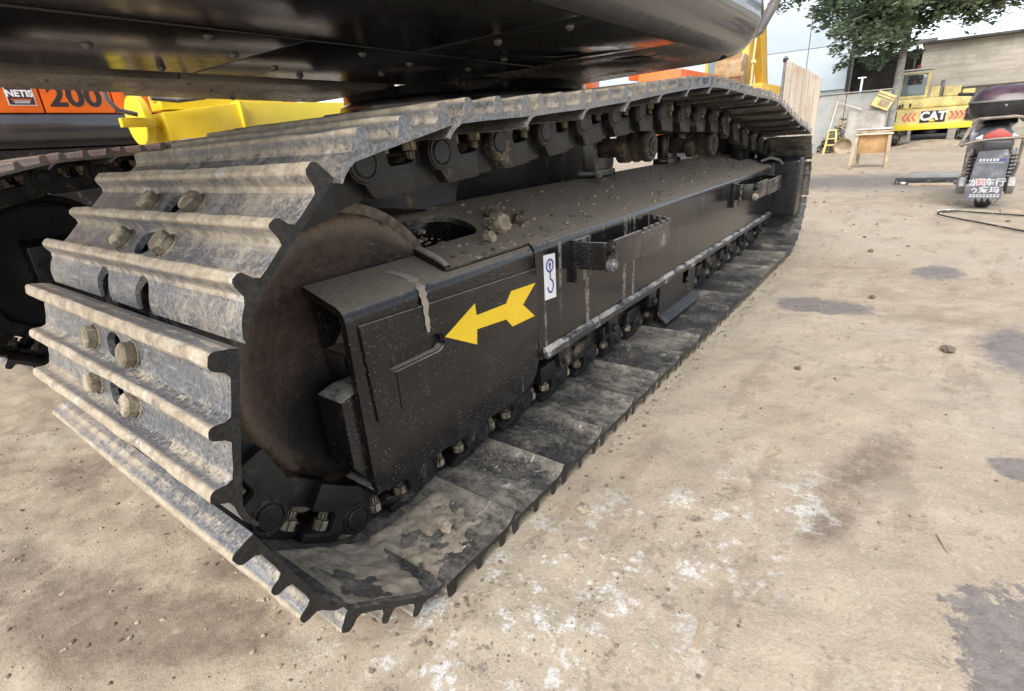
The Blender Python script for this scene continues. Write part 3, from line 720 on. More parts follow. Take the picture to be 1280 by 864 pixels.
# chain guides and roller lugs under the rail
for x in (.68, .95, 1.24, 1.55, 1.82, 2.12, 2.42, 2.70):
    m = MB(); m.prism([(x-.035, .196), (x+.035, .196), (x+.022, .135), (x-.022, .135)], .150, .166, 'y'); m.cyl((x, .150, .150), .012, -.012, 0, 'y', 6)
    part('roller_lug', m, M['link'], frame, .002, EXB)
m = MB(); m.prism([(.150, .197), (.157, .197), (.157, .075), (.128, .050), (.122, .056), (.150, .080)], 1.30, 1.66, 'x')
part('chain_guide', m, M['link'], frame, .001, EXB)
# final drive cover at the sprocket end
m = MB(); m.prism([(2.86, .20), (2.86, .485), (2.885, .50), (3.02, .50), (3.05, .47), (3.05, .22), (3.02, .20)], .02, .30, 'y')
fd = part('final_drive_cover', m, M['black_clean'], exc, .012, EXB, bseg=3)
for k in range(7):
    m = MB(); m.cyl((2.868, .034, .225+.04*k), .009, -.012, .0, 'x', 6); part('bolt', m, M['link'], fd, 0, EXB)
m = MB(); m.tube([(2.78, .20, .49), (2.82, .16, .505), (2.84, .12, .49), (2.83, .10, .47)], .008, 8); part('hose', m, M['grey_metal'], fd, 0, EXB)

# far track frame, car body, swing bearing
m = MB(); m.prism([(2.6-.3-.01-y, z) for y, z in [(.143, .197), (.143, .44), (.158, .466), (.39, .53), (.455, .53), (.455, .197)]], .40, 2.84, 'x')
part('track_frame', m, M['black_clean'], exc, .004, EXB)
m = MB(); m.prism([(2.15, .14), (2.15, .44), (2.06, .46), (2.06, .14)], .07, .50, 'x'); m.prism([(1.85, .14), (1.85, .44), (1.94, .46), (1.94, .14)], .07, .50, 'x')
part('idler_cover', m, M['black_clean'], exc, .004, EXB)
m = MB(); m.prism([(.95, .36), (2.0, .36), (1.9, .82), (1.1, .82)], .76, 1.56, 'y')
m.prism([(.55, .30), (1.0, .30), (1.2, .47), (.75, .46)], .44, 1.86, 'y'); m.prism([(2.0, .30), (2.45, .30), (2.3, .46), (1.9, .47)], .44, 1.86, 'y')
part('car_body', m, M['link'], exc, .006, EXB)
m = MB(); m.lathe([(0, .70), (.50, .70), (.50, .78), (.535, .785), (.54, .80), (.54, .835), (.52, .845), (.52, .878), (0, .878)], (1.57, 1.17, 0), 'z', 64)
part('swing_bearing', m, M['under'], exc, .003, EXB)
for k in range(28):
    a = 2*math.pi*k/28; m = MB(); m.cyl((1.57+.512*math.cos(a), 1.17+.512*math.sin(a), 0), .012, .755, .78, 'z', 6)
    part('bolt', m, M['link'], exc, 0, EXB)

# ------------------------------------------------------------------ upper structure (underside seen from below)
def sweep(path, prof, closed_prof=False):
    """prof: (outward, z); path: 2-D points, outward = right-hand side of travel"""
    m = MB(); n = len(path); k = len(prof); vs = []
    for i, p in enumerate(path):
        a = Vector(path[max(0, i-1)]); b = Vector(path[min(n-1, i+1)]); d = (b-a).normalized(); o = Vector((d.y, -d.x)); p = Vector(p)
        vs += [(p.x+o.x*q, p.y+o.y*q, z) for q, z in prof]
    fs = [(i*k+j, (i+1)*k+j, (i+1)*k+(j+1) % k, i*k+(j+1) % k) for i in range(n-1) for j in range(k)]
    fs += [list(range(k))[::-1], [(n-1)*k+j for j in range(k)]]
    return m.add(vs, fs)
def corner(c, r, a0, a1, n=8): return [(c[0]+r*math.cos(R_(a0+(a1-a0)*i/n)), c[1]+r*math.sin(R_(a0+(a1-a0)*i/n))) for i in range(n+1)]
SK = [(0, .875), (.022, .878), (.050, .892), (.074, .916), (.088, .948), (.093, .985), (.088, 1.025), (.070, 1.055), (.045, 1.072), (.0, 1.072)]
opath = [(-.5, .055), (.2, .055), (1.0, .055), (1.50, .055)]+corner((1.50, .235), .18, -86, -14, 9)+[(1.72, .42), (1.80, .72), (1.86, 1.15), (1.86, 1.5)]
part('skirt', sweep(opath, SK), M['skirt'], exc, 0, EXB, sharp=50)
body_out = [(-.5, .12)]+[(1.48, .12), (1.60, .20), (1.66, .42), (1.74, .72), (1.80, 1.15), (1.80, 2.25), (-.5, 2.25)]
m = MB(); m.prism([(-.5, .12), (1.48, .12), (1.60, .20), (1.66, .42), (1.74, .72), (1.80, 1.15), (1.80, 1.45), (-.5, 1.30)], .957, 1.12, 'z'); part('upper_body', m, [M['orange']], exc, .01, EXB, bseg=3)
m = MB(); m.prism([(x, y) for x, y in body_out], 1.122, 1.75, 'z'); part('engine_cover', m, [M['orange']], exc, .02, EXB, bseg=3)
m = MB(); m.prism([(-.48, .10), (1.47, .10), (1.62, .24), (1.66, .42), (1.76, .72), (1.82, 1.15), (1.82, 1.45), (-.48, 1.30)], .93, .955, 'z'); part('deck', m, M['under'], exc, .003, EXB)
def under_plate(name, outline, z0, z1, mat, holes=()):
    m = MB(); m.prism(outline, z0, z1, 'z'); me = m.mesh(name, [])
    for hx_, hy_, hr in holes:
        c = MB(); c.cyl((hx_, hy_, 0), hr, z0-.05, z1+.01, 'z', 28); me = boolean(me, c.mesh('k', []), name)
    me.materials.clear(); me.materials.append(mat)
    return link(name, finish(me, .003, 2, 38, EXB), exc)
M['under_dusty_sheen'] = dusty('dusty_sheen_underside', (.27, .245, .205), .28, amt=.45, bump=.05, dust=(.36, .32, .26), scale=3.5, var=.35)  # brown dust, with the panel's pale sheen put into the base colour
g = .004
under_plate('under_cover', [(-.48, .06), (.62, .06), (.62, .50), (-.48, .50)], .875, .885, M['under'])
under_plate('under_cover', [(.62+g, .06), (1.12, .06), (1.12, .50), (.62+g, .50)], .875, .885, M['under'], [(1.0, .33, .05)])
under_plate('under_cover', [(1.12+g, .06), (1.50, .06), (1.60, .105), (1.665, .20), (1.715, .42), (1.795, .72), (1.12+g, .72)], .875, .885, M['under_dusty_sheen'], [(1.27, .26, .055), ])
under_plate('under_cover', [(-.48, .50+g), (.34, .50+g), (.34, .985), (-.48, .985)], .873, .885, M['under'])
under_plate('under_cover', [(.34+g, .50+g), (1.12, .50+g), (1.12, .985), (.34+g, .985)], .873, .885, M['under'])
under_plate('under_cover', [(1.12+g, .72+g), (1.795, .72+g), (1.85, 1.15), (1.12+g, 1.15)], .873, .885, M['under'])
under_plate('centre_cover', [(-.48, 1.10), (.36, 1.10), (.36, 1.42), (-.48, 1.30)], .872, .90, M['under_dusty_sheen'])
under_plate('centre_cover', [(.36+g, 1.10), (1.10, 1.10), (1.10, 1.60), (.36+g, 1.50)], .872, .90, M['under_dusty_sheen'])
m = MB(); m.box(-.48, 1.10, .99, 1.098, .90, .93); part('beam', m, M['under'], exc, .004, EXB)
for x, y in ((.18, .55), (.52, .56), (.30, .70), (.46, .82), (.72, .62), (.78, .80), (.95, .62), (.9, .45), (.05, .72), (.40, 1.15), (.52, 1.28), (.7, 1.5), (.1, 1.2), (.25, .93), (.6, .93), (.68, .30), (.68, .12)):
    m = MB(); m.lathe([(0, -.008), (.005, -.007), (.009, -.003), (.0095, .002)], (x, y, .8735), 'z', 10); part('bolt', m, M['grey_metal'], exc, 0, EXB)
m = MB(); m.tube([(1.90, .095, .965), (1.95, .07, .99), (1.95, .024, 1.075), (1.96, -.06, 1.23), (1.96, -.2, 1.5)], .018, 10); m.tube([(1.80, .10, .975), (1.90, .095, .968)], .024, 10)
part('handrail', m, M['grey_metal'], exc, 0, EXB)

# ------------------------------------------------------------------ mud lying on the frame
for i, (x, y, r, mt, lb) in enumerate([(.545, .225, .023, 'clod', 'largest pale clod of dried mud on top of the track frame'), (.475, .200, .0135, 'clod', 'small pale mud clod lying nearest the idler on the track frame'),
        (.640, .235, .017, 'clod_dark', 'dark brown mud clod right of the big pale one on the track frame'), (.610, .285, .019, 'clod_dark', 'dark mud lump at the inner side of the track frame top')]):
    tag(link('mud_clod', rock_mesh('mud_clod', r, i+1, M[mt], .8), None, (x, y, topz(y)+.002), (.25, 0, i)), lb, 'mud clod', 'mud clods on the track frame')
def scatter(name, pts, mats, label, cat, seed=3):
    rnd = random.Random(seed); m = MB()
    base = [(1, 0, 0), (-.6, .8, 0), (-.5, -.9, 0), (.1, .1, .9), (.2, .5, .55), (.1, -.5, .6)]
    ico = bmesh.new(); bmesh.ops.create_icosphere(ico, subdivisions=1, radius=1)
    iv = [v.co.copy() for v in ico.verts]; iff = [[v.index for v in f.verts] for f in ico.faces]; ico.free()
    for x, y, z, r in pts:
        q = Matrix.Rotation(rnd.uniform(0, 6.3), 3, 'Z') @ Matrix.Diagonal((rnd.uniform(.7, 1.4), rnd.uniform(.6, 1.1), rnd.uniform(.4, .8)))
        m.add([Vector((x, y, z+r*.2))+(q @ (v*r*rnd.uniform(.75, 1.2))) for v in iv], iff, rnd.randrange(len(mats)))
    o = link(name, m.mesh(name, mats, 0, 2, 25)); tag(o, label, cat, kind='stuff'); return o
rnd = random.Random(5); pts = []
for _ in range(520):
    x = .35+2.4*rnd.random()**1.8; y = rnd.uniform(.16, .39)
    if .40 < x < .535 and .24 < y < .365: continue
    pts.append((x, y, topz(y), rnd.choice((.002, .003, .003, .005, .007))))
scatter('dirt_crumbs', pts, [M['clod'], M['clod_dark']], 'crumbs of dry dirt strewn over the track frame top', 'dirt', 4)
pts = []
for _ in range(420):      # dirt caught on the ground shoes by the links
    x = rnd.uniform(-.02, 1.5); y = abs(rnd.gauss(0, .07))
    y = .185-y if y < .18 else .1
    pts.append((x, y, .0315, rnd.choice((.0008, .001, .0014, .002))))
for _ in range(400):
    x = rnd.uniform(.05, .22); y = rnd.uniform(.03, .17); pts.append((x, y, .0312, rnd.choice((.0008, .001, .0015, .0025))))
scatter('dirt_on_shoes', pts, [M['clod'], M['clod_dark']], 'loose dirt lying on the inside of the ground shoes', 'dirt', 5)
m = MB(); NX, NY = 90, 46; vs = []
for j in range(NY+1):
    for i in range(NX+1):
        x = -.092+.345*i/NX; y = .012+.172*j/NY
        zs = max(.1399-.7133*(x+.1059), .0305) if x < .05 else .0305
        q_ = Vector((x*14, y*14, 3)); h = .0085*noise.fractal(q_, .8, 2.1, 4)+.004*noise.noise(Vector((x*60, y*60, 0)))
        edge = min(1, (x+.092)/.03, (.253-x)/.06, (y-.012)/.03, (.184-y)/.012+.3)
        bias = .007*math.exp(-((x-.045)/.06)**2)+.005*(y-.05)/.1-.0012
        vs.append((x, y, zs+(h+bias)*max(0, edge)-.0012))
m.add(vs, [(j*(NX+1)+i, j*(NX+1)+i+1, (j+1)*(NX+1)+i+1, (j+1)*(NX+1)+i) for j in range(NY) for i in range(NX)])
tag(link('caked_mud', m.mesh('caked_mud', plain('caked_mud', (.30, .255, .19), .95, var=.3, scale=30, bump=.7, bs=120), 0, 2, 60)), 'tan mud caked inside the lowest front track shoes', 'mud', kind='stuff')
for i, (x, y, r, lb) in enumerate([(.155, .085, .011, 'rounded pale dirt lump on the first flat track shoe'), ]):
    tag(link('dirt_lump', rock_mesh('dirt_lump', r, 9+i, M['clod'], .8), None, (x, y, .031)), lb, 'dirt lump')
pts = []
for _ in range(1500):
    x = rnd.uniform(-.6, 3.2); y = rnd.uniform(-1.3, 1.6)
    if -.25 < x < 3.1 and -.02 < y < .62: continue
    pts.append((x, y, gh(x, y), rnd.choice((.0015, .002, .002, .003, .003, .0045))))
for _ in range(380):
    x = rnd.uniform(-.42, .05); y = rnd.uniform(.05, 1.4); pts.append((x, y, gh(x, y), rnd.choice((.0012, .0015, .002, .0028, .004))))
for _ in range(900):
    x = rnd.gauss(.2, .25); y = rnd.gauss(-.16, .1)
    if y < -.01: pts.append((x, y, gh(x, y), rnd.choice((.0008, .001, .0014, .002))))
for _ in range(500):
    x = rnd.uniform(3, 9); y = rnd.uniform(-2.4, 1.5); pts.append((x, y, gh(x, y), rnd.choice((.005, .007, .01, .014))))
for _ in range(420):
    x = rnd.uniform(-.05, 2.9); y = -.012-abs(rnd.gauss(0, .018)); pts.append((x, y, gh(x, y), rnd.choice((.0015, .002, .003, .005))))
for _ in range(160):
    t_ = rnd.random(); x = -.23+.10*rnd.random(); y = rnd.uniform(.0, .6); pts.append((x+.12, y, gh(x, y), rnd.choice((.0015, .002, .003, .005))))
scatter('loose_grit', pts, [M['clod'], M['clod_dark']], 'small stones and grit scattered over the dirt yard', 'grit', 6)
for i, (x, y, r, mt, lb) in enumerate([(1.57, -.645, .017, 'clod_dark', 'dark stone on open ground below the wet patch at the right'), (1.22, -.30, .008, 'clod_dark', 'small dark stone on the ground near the track middle'),
        (.36, -.075, .011, 'clod', 'pale pebble lying beside the outer shoe edges'), (2.1, -.42, .011, 'clod_dark', 'dark pebble on open ground between the two round wet patches'), (3.0, -.35, .013, 'clod_dark', 'dark pebble farthest out on the open ground')]):
    tag(link('stone', rock_mesh('stone', r, 20+i, M[mt], .6), None, (x, y, gh(x, y))), lb, 'stone')
for i, (x, y, L, a, lb) in enumerate([(.215, -.345, .055, .1, 'pale wood chip on the ground at the bottom of the picture'), (.75, -.335, .045, -.6, 'thin straw on the ground beside the track'), (.60, -.62, .05, .3, 'dry yellow straw lying on the right foreground')]):
    m = MB(); m.prism([(-L/2, -.0035 if i == 0 else -.0015), (L/2, -.002), (L/2*.9, .003 if i == 0 else .0012), (-L/2*.8, .0042 if i == 0 else .0014)], 0, .002, 'z')
    tag(link('wood_chip' if i == 0 else 'straw', m.mesh('straw', M['wood']), None, (x, y, gh(x, y)+.002), (0, 0, a)), lb, 'wood chip' if i == 0 else 'straw')

# ------------------------------------------------------------------ neighbouring orange excavator on the left
NB = Vector((1.2, 5.9, 0))
nb = thing('excavator', 'orange excavator parked behind on the left, 200 lettered over a dark skirt', 'excavator', NB)
npath = [(-2.2, 4.76), (0, 4.76), (1.5, 4.76), (3.0, 4.76), (3.2, 4.9), (3.2, 6.9)]
part('skirt', sweep(npath, [(o_*.9, z_) for o_, z_ in SK]), M['skirt'], nb, 0, NB, sharp=50)
for k, (a, b) in enumerate([(-2.2, .20), (.203, .985), (.988, 1.432), (1.435, 3.0)]):
    m = MB(); m.box(a+.004, b-.004, 4.70, 4.76, 1.0725, 1.75); part('side_panel', m, M['orange'], nb, .006, NB)
m = MB(); m.box(-2.2, 3.1, 4.762, 6.9, .84, 1.70); part('upper_body', m, M['ink'], nb, .01, NB)
def put_text(body, size, c, mat, parent, base, rot=(math.pi/2, 0, 0), **kw):
    o = link('lettering', text_mesh(body, size, 'lettering', mat, **kw), parent, Vector(c)-base, rot); return o
put_text('200', .20, (1.195, 4.699, 1.180), M['ink'], nb, NB, offset=.006, sx=1.12)
m = MB(); m.box(.795, .950, 4.6965, 4.6985, 1.120, 1.32); st = part('sticker', m, M['decal_white'], nb, 0, NB); tag(st, 'dark sticker with a white border')
m = MB(); m.box(.800, .945, 4.695, 4.6968, 1.125, 1.315); o = part('sticker_face', m, plain('brown_print', (.05, .02, .016), .45, var=.1, bump=0.), st, 0, NB)
o = put_text('NETIS', .058, (.872, 4.6948, 1.196), M['decal_white'], nb, NB, offset=.0025); o.parent = st
for zz, x0, x1, mt in ((1.160, .815, .930, 'orange'), (1.149, .825, .92, 'decal_white'), (1.138, .83, .915, 'decal_white')):
    m = MB(); m.box(x0, x1, 4.6938, 4.6949, zz-.0022, zz+.0022); part('print_line', m, M[mt], st, 0, NB)
m = MB(); m.prism([(1.50, 1.085), (1.62, 1.20), (1.62, 1.085)], 4.6975, 4.6995, 'y'); part('triangle_print', m, M['grey_metal'], nb, 0, NB)
def belt(x0, x1, y0, y1, zt, parent, base, n=20):
    """plain crawler belt with grouser bars for far machines"""
    r = zt/2; path = [(x0+r+(x1-x0-2*r)*i/n, 0.0) for i in range(n+1)]+[(x1-r+r*math.cos(R_(a)), r+r*math.sin(R_(a))) for a in range(-75, 91, 15)]
    path += [(x1-r-(x1-x0-2*r)*i/n, zt) for i in range(1, n+1)]+[(x0+r+r*math.cos(R_(a)), r+r*math.sin(R_(a))) for a in range(105, 271, 15)]
    m = MB(); m.prism(path, y0, y1, 'y'); o = part('track', m, M['link'], parent, 0, base)
    m = MB(); m.prism([(x0+r+(r*.62)*math.cos(R_(a)), r+(r*.62)*math.sin(R_(a))) for a in range(0, 360, 20)], y0-.02, y1+.02, 'y'); part('wheel', m, M['black_clean'], o, 0, base)
    m = MB(); m.prism([(x1-r+(r*.62)*math.cos(R_(a)), r+(r*.62)*math.sin(R_(a))) for a in range(0, 360, 20)], y0-.02, y1+.02, 'y'); part('wheel', m, M['black_clean'], o, 0, base)
    return o
belt(-.9, 2.9, 4.78, 5.3, .83, nb, NB); belt(-.9, 2.9, 6.4, 6.95, .83, nb, NB)

# yellow boom lying on timbers between the machines
YB = Vector((1.5, 3.0, 0))
yb = thing('boom_section', 'bright yellow boom section with flanged end lying behind the tracks', 'boom', YB)
m = MB(); vs = []
secs = [(1.03, 2.86, 3.16, .79, .935), (1.44, 2.86, 3.16, .80, .985), (1.47, 2.87, 3.15, .81, .995), (2.15, 2.90, 3.12, .87, 1.005), (3.1, 2.92, 3.10, .93, 1.00)]
for x, y0, y1, z0, z1 in secs: vs += [(x, y0, z0), (x, y0+.03, z1), (x, y1-.03, z1), (x, y1, z0)]
fs = [(3, 2, 1, 0), tuple(len(vs)-4+k for k in range(4))]
for i in range(len(secs)-1):
    for k in range(4): fs.append((i*4+k, i*4+(k+1) % 4, i*4+4+(k+1) % 4, i*4+4+k))
m.add(vs, fs); bx = part('box_beam', m, M['yellow'], yb, .006, YB)
m = MB(); m.box(1.452, 1.470, 2.85, 3.165, .795, .998); part('rib', m, M['yellow'], bx, .003, YB)
m = MB(); m.lathe([(0, -.02), (.125, -.02), (.13, -.015), (.13, .02), (.125, .025), (0, .025)], (.945, 3.0, .90), 'x', 28); m.lathe([(.06, .02), (.05, .1), (0, .1)], (.945, 3.0, .88), 'x', 16)
part('flange', m, M['yellow'], yb, .003, YB)
m = MB(); m.box(.80, .96, 2.83, 2.87, .86, .905); part('lug', m, M['yellow'], yb, .004, YB)
m = MB(); m.box(1.06, 1.8, 2.95, 3.1, .955, 1.05); m.box(1.05, 1.9, 3.0, 3.05, 1.04, 1.06, rot=Matrix.Rotation(-.1, 3, 'Y')); part('cylinder_guard', m, M['yellow'], yb, .004, YB)
m = MB(); m.tube([(.76, 2.83, 1.10), (.765, 2.83, .99), (.80, 2.83, .94), (.88, 2.83, .92)], .012, 8); m.tube([(.97, 2.84, 1.0), (1.1, 2.84, .99), (1.25, 2.84, 1.01)], .012, 8); part('hose', m, M['grey_metal'], yb, 0, YB)
for i, x in enumerate((1.15, 2.6)):
    for k in range(4):
        m = MB(); m.box(x-.09, x+.09, 2.75, 3.25, .2*k, .2*k+.196)
        tag(part('timber', m, M['wood'], None, .008), 'timber block propping the %s of the yellow boom section, %s' % (('flanged end', 'thin end')[i], ('lowest of its pile', 'second from the ground', 'third from the ground', 'topmost, under the steel')[k]), 'timber', 'timbers under the yellow boom')

# ------------------------------------------------------------------ far machines seen through the gaps
OF = Vector((7.0, 2.6, 0))
of = thing('excavator', 'distant orange excavator seen in the gap above the sagging track', 'excavator', OF)
m = MB(); m.box(6.5, 8.2, 2.0, 2.55, .62, 1.36); part('upper_body', m, M['orange'], of, .03, OF)
m = MB(); m.box(6.47, 6.50, 2.1, 2.45, .95, 1.2); part('door', m, M['orange'], of, .01, OF)
m = MB(); m.box(6.4, 8.3, 1.60, 1.83, .62, .69); part('step', m, plain('orange_red', (.62, .08, .02), .5), of, .01, OF)
m = MB(); m.box(6.45, 6.7, 2.80, 3.2, .7, 1.24); part('tool_box', m, M['decal_white'], of, .02, OF)
m = MB(); m.box(6.9, 7.8, 3.75, 4.4, .62, 1.9); cb = part('cab', m, M['orange'], of, .04, OF)
m = MB(); m.box(6.885, 6.905, 3.83, 4.3, 1.2, 1.8); part('window', m, M['glass'], cb, 0, OF)
m = MB(); m.box(7.0, 7.7, 2.1, 4.3, .4, .62); part('turntable', m, M['black_clean'], of, .01, OF)
belt(6.2, 8.6, 1.65, 2.05, .5, of, OF); belt(6.2, 8.6, 3.9, 4.3, .5, of, OF)
m = MB(); m.prism([(6.6, 1.3), (7.2, 1.3), (6.6, 2.3), (5.9, 2.9), (5.7, 2.75), (6.25, 2.2)], 2.55, 2.72, 'y'); part('boom', m, M['orange'], of, .01, OF)

M['amber'] = dusty('amber_paint', (.70, .42, .05), .45, amt=.3, var=.12, bump=.06, scale=5, dust=(.5, .38, .2))
YA = Vector((9.6, 1.9, 0))
ya = thing('excavator', 'yellow excavator with its arm raised and a dirt brown bucket, behind the big one', 'excavator', YA)
m = MB(); m.prism([(8.55, 2.6), (8.35, 1.05), (8.46, .98), (8.72, 2.55)], 1.74, 1.90, 'y'); m.cyl((8.42, 1.74, 1.12), .055, -.02, .18, 'y', 16); part('arm', m, M['amber'], ya, .006, YA)
m = MB(); m.prism([(8.5, 2.75), (8.8, 2.75), (9.6, 2.1), (10.2, 1.1), (9.9, 1.0), (9.3, 1.9), (8.5, 2.5)], 1.80, 1.92, 'y'); part('boom', m, M['amber'], ya, .01, YA)
m = MB(); m.prism([(8.30, 1.58), (8.10, 1.60), (7.98, 1.48), (7.96, 1.28), (8.05, 1.15), (8.28, 1.18), (8.36, 1.30)], 1.70, 2.06, 'y')
bk = part('bucket', m, M['bucket'], ya, .01, YA)
m = MB(); m.box(8.02, 8.10, 1.74, 1.90, 1.52, 1.62); m.box(7.94, 7.965, 1.66, 1.98, 1.30, 1.36); part('bucket_bracket', m, M['bucket'], bk, .01, YA)
for y in (1.66, 1.76, 1.86, 1.96):
    m = MB(); m.prism([(8.28, 1.13), (8.40, 1.02), (8.36, 1.20)], y-.02, y+.02, 'y'); part('tooth', m, M['grey_metal'], bk, .003, YA)
m = MB(); m.tube([(8.62, 1.68, 2.5), (8.40, 1.66, 1.5), (8.37, 1.66, 1.1)], .014, 8); m.cyl((8.40, 1.65, 1.50), .03, -.03, .03, 'y', 10); part('hydraulic_line', m, M['yellow_old'], ya, 0, YA)
m = MB(); m.box(9.5, 11.4, 1.75, 2.9, .62, 1.30); part('upper_body', m, M['amber'], ya, .04, YA)
m = MB(); m.box(9.5, 10.4, 2.1, 2.7, 1.30, 2.1); cb = part('cab', m, M['amber'], ya, .05, YA)
m = MB(); m.box(9.485, 9.505, 2.17, 2.63, 1.42, 2.0); part('window', m, M['glass'], cb, 0, YA)
m = MB(); m.box(9.9, 10.9, 1.6, 2.4, .4, .62); part('turntable', m, M['black_clean'], ya, .01, YA)
belt(9.3, 11.6, 1.75, 2.1, .55, ya, YA); belt(9.3, 11.6, 2.35, 2.75, .55, ya, YA)

# ------------------------------------------------------------------ standing board by the track's end
def board_mat():
    n = NT('stained_board')
    s = n.noise(1, 6, .65, vec=n.mapping((20, 20, 1.1))); b = n.noise(3, 7, .65)
    col = n.mix(n.ramp(s, .3, .7), (.30, .25, .19), (.47, .41, .33)); col = n.mix(n.ramp(b, .5, .7), col, (.34, .235, .16))
    n.bump(s, .3, .01); return n.fin(col, .85)
M['board'] = board_mat()
BB = Vector((6.0, .6, 0))
bd = thing('board_screen', 'stained tan board screen on a post, standing behind the track end', 'board', BB)
pl = [(.755, 1.255), (.70, 1.225), (.645, 1.19), (.59, 1.155), (.535, 1.125), (.48, 1.09), (.425, 1.055)]
for i in range(6):
    (ya_, za), (yb_, zb) = pl[i], pl[i+1]; dx = .012*(i % 2)
    m = MB(); m.prism([(ya_, .0), (ya_, za), (yb_+.001, zb), (yb_+.001, .0)], 6.0+dx, 6.018+dx, 'x'); part('plank', m, M['board'], bd, .003, BB)
m = MB(); m.cyl((6.03, .772, 0), .016, -.05, 1.29, 'z', 10); part('post', m, M['grey_metal'], bd, 0, BB)
m = MB(); m.cyl((6.03, .772, 0), .026, 1.24, 1.27, 'z', 10); part('clamp', m, M['black_clean'], bd, 0, BB)

# ------------------------------------------------------------------ electric scooter, seen from behind
M['rack'] = dusty('worn_rack_tube', (.20, .17, .14), .5, metal=.3, amt=.45, bump=.2, scale=14)
SB = Vector((5.2, -.89, 0))
sc_ = thing('scooter', 'grey motor scooter with dark top box and lettered mud flap, parked at the right edge', 'scooter', SB)
def wheel(x, y, r, w, parent, base):
    o = part('wheel', MB().lathe([(r*.55, -w*.5), (r*.8, -w*.55), (r*.93, -w*.5), (r, -w*.28), (r, w*.28), (r*.93, w*.5), (r*.8, w*.55), (r*.55, w*.5), (r*.55, -w*.5)], (x, y, r), 'y', 36), M['rubber'], parent, 0, base)
    part('rim', MB().lathe([(0, -w*.4), (r*.15, -w*.4), (r*.2, -w*.25), (r*.5, -w*.25), (r*.57, -w*.45), (r*.57, w*.45), (r*.5, w*.25), (r*.2, w*.25), (0, w*.4)], (x, y, r), 'y', 24), M['grey_metal'], o, 0, base)
wheel(4.90, -.902, .155, .085, sc_, SB); wheel(5.85, -.902, .155, .075, sc_, SB)
m = MB()      # rear body shell
secs = [(4.80, .055, .40, .52), (4.88, .095, .34, .56), (5.02, .115, .28, .58), (5.20, .12, .24, .57), (5.36, .10, .22, .50)]
vs = []
for x, h, z0, z1 in secs:
    vs += [(x, -.89+h*c_, (z0+z1)/2+(z1-z0)/2*s_) for c_, s_ in [(math.cos(R_(a)), math.sin(R_(a))) for a in range(0, 360, 30)]]
fs = [list(range(12))[::-1], [len(vs)-12+k for k in range(12)]]
for i in range(len(secs)-1):
    for k in range(12): fs.append((i*12+k, i*12+(k+1) % 12, i*12+12+(k+1) % 12, i*12+12+k))
m.add(vs, fs); part('body', m, M['plate_grey'], sc_, 0, SB, sharp=60)
m = MB(); m.prism([(4.95, .57), (5.35, .52), (5.52, .50), (5.50, .56), (5.3, .60), (5.0, .62)], -.99, -.79, 'y'); part('seat', m, M['plastic'], sc_, .02, SB, bseg=3)
m = MB(); m.prism([(-.80, .492), (-.84, .525), (-.885, .545), (-.93, .525), (-.965, .492), (-.93, .462), (-.84, .462)], 4.775, 4.815, 'x'); tl = part('tail_light', m, M['red'], sc_, .008, SB)
m = MB(); m.prism([(-.765, .485), (-.805, .510), (-.805, .470)], 4.78, 4.81, 'x'); m.prism([(-1.0, .485), (-.96, .512), (-.96, .470)], 4.78, 4.81, 'x'); part('indicator', m, M['decal_white'], tl, .003, SB)
# mud flap with a saw-tooth edge and lettering
fl = [(-.795, .395), (-.955, .405), (-.985, .37)]
tz = [(-.985+.0*k, .09) for k in range(1)]
out = [(-.800, .40), (-.950, .41), (-.968, .372), (-.980, .085)]
for k in range(6): out += [(-.980+.0335*(k+.5), .058), (-.980+.0335*(k+1), .088)]
m = MB(); m.prism(out, 4.715, 4.722, 'x'); mf = part('mud_flap', m, M['plate_grey'], sc_, 0, SB)
RX_ = (math.pi/2, 0, -math.pi/2)
M['decal_grey'] = plain('greyed_white_print', (.52, .52, .53), .5, var=.1, bump=0.)
M['decal_pink'] = plain('pink_print', (.80, .45, .45), .5, var=.1, bump=0.)
def flap_text(body, size, y, z, mat, **kw):
    o = link('lettering', text_mesh(body, size, 'lettering', mat, extrude=.0006, **kw), mf, Vector((4.7135, y, z))-SB, RX_); return o
flap_text('龙', .056, -.812, .190, M['decal_grey'], offset=.0012); flap_text('凤', .056, -.852, .190, M['decal_pink'], offset=.0012); flap_text('车行', .056, -.926, .191, M['decal_grey'], offset=.0012)
flap_text('爱玛', .046, -.905, .140, M['decal_grey'], offset=.0010, sx=1.25)
m = MB(); m.add([v for a in range(0, 300, 20) for v in ((4.7125, -.825+.016*math.cos(R_(a)), .138+.016*math.sin(R_(a))), (4.7125, -.825+.010*math.cos(R_(a)), .138+.010*math.sin(R_(a))))], [(2*i, 2*i+1, 2*i+3, 2*i+2) for i in range(14)])
part('emblem', m, M['decal_grey'], mf, 0, SB)
for i in range(8):
    m = MB(); m.box(4.7125, 4.7148, -.815-.018*i-.011, -.815-.018*i, .335, .352); part('print_mark', m, M['decal_blue'] if i > 5 else M['decal_grey'], mf, 0, SB)
m = MB(); m.box(4.7125, 4.7148, -.945, -.81, .3235, .3262); part('print_line', m, M['decal_grey'], mf, 0, SB)
for zz in (.108, .096):
    for i in range(9):
        m = MB(); m.box(4.7125, 4.7148, -.805-.0185*i-.014, -.805-.0185*i, zz-.003, zz+.003); part('print_mark', m, M['decal_grey'], mf, 0, SB)
m = MB(); m.box(4.72, 4.86, -.97, -.81, .38, .47); part('rear_fender', m, M['plastic'], sc_, .02, SB)
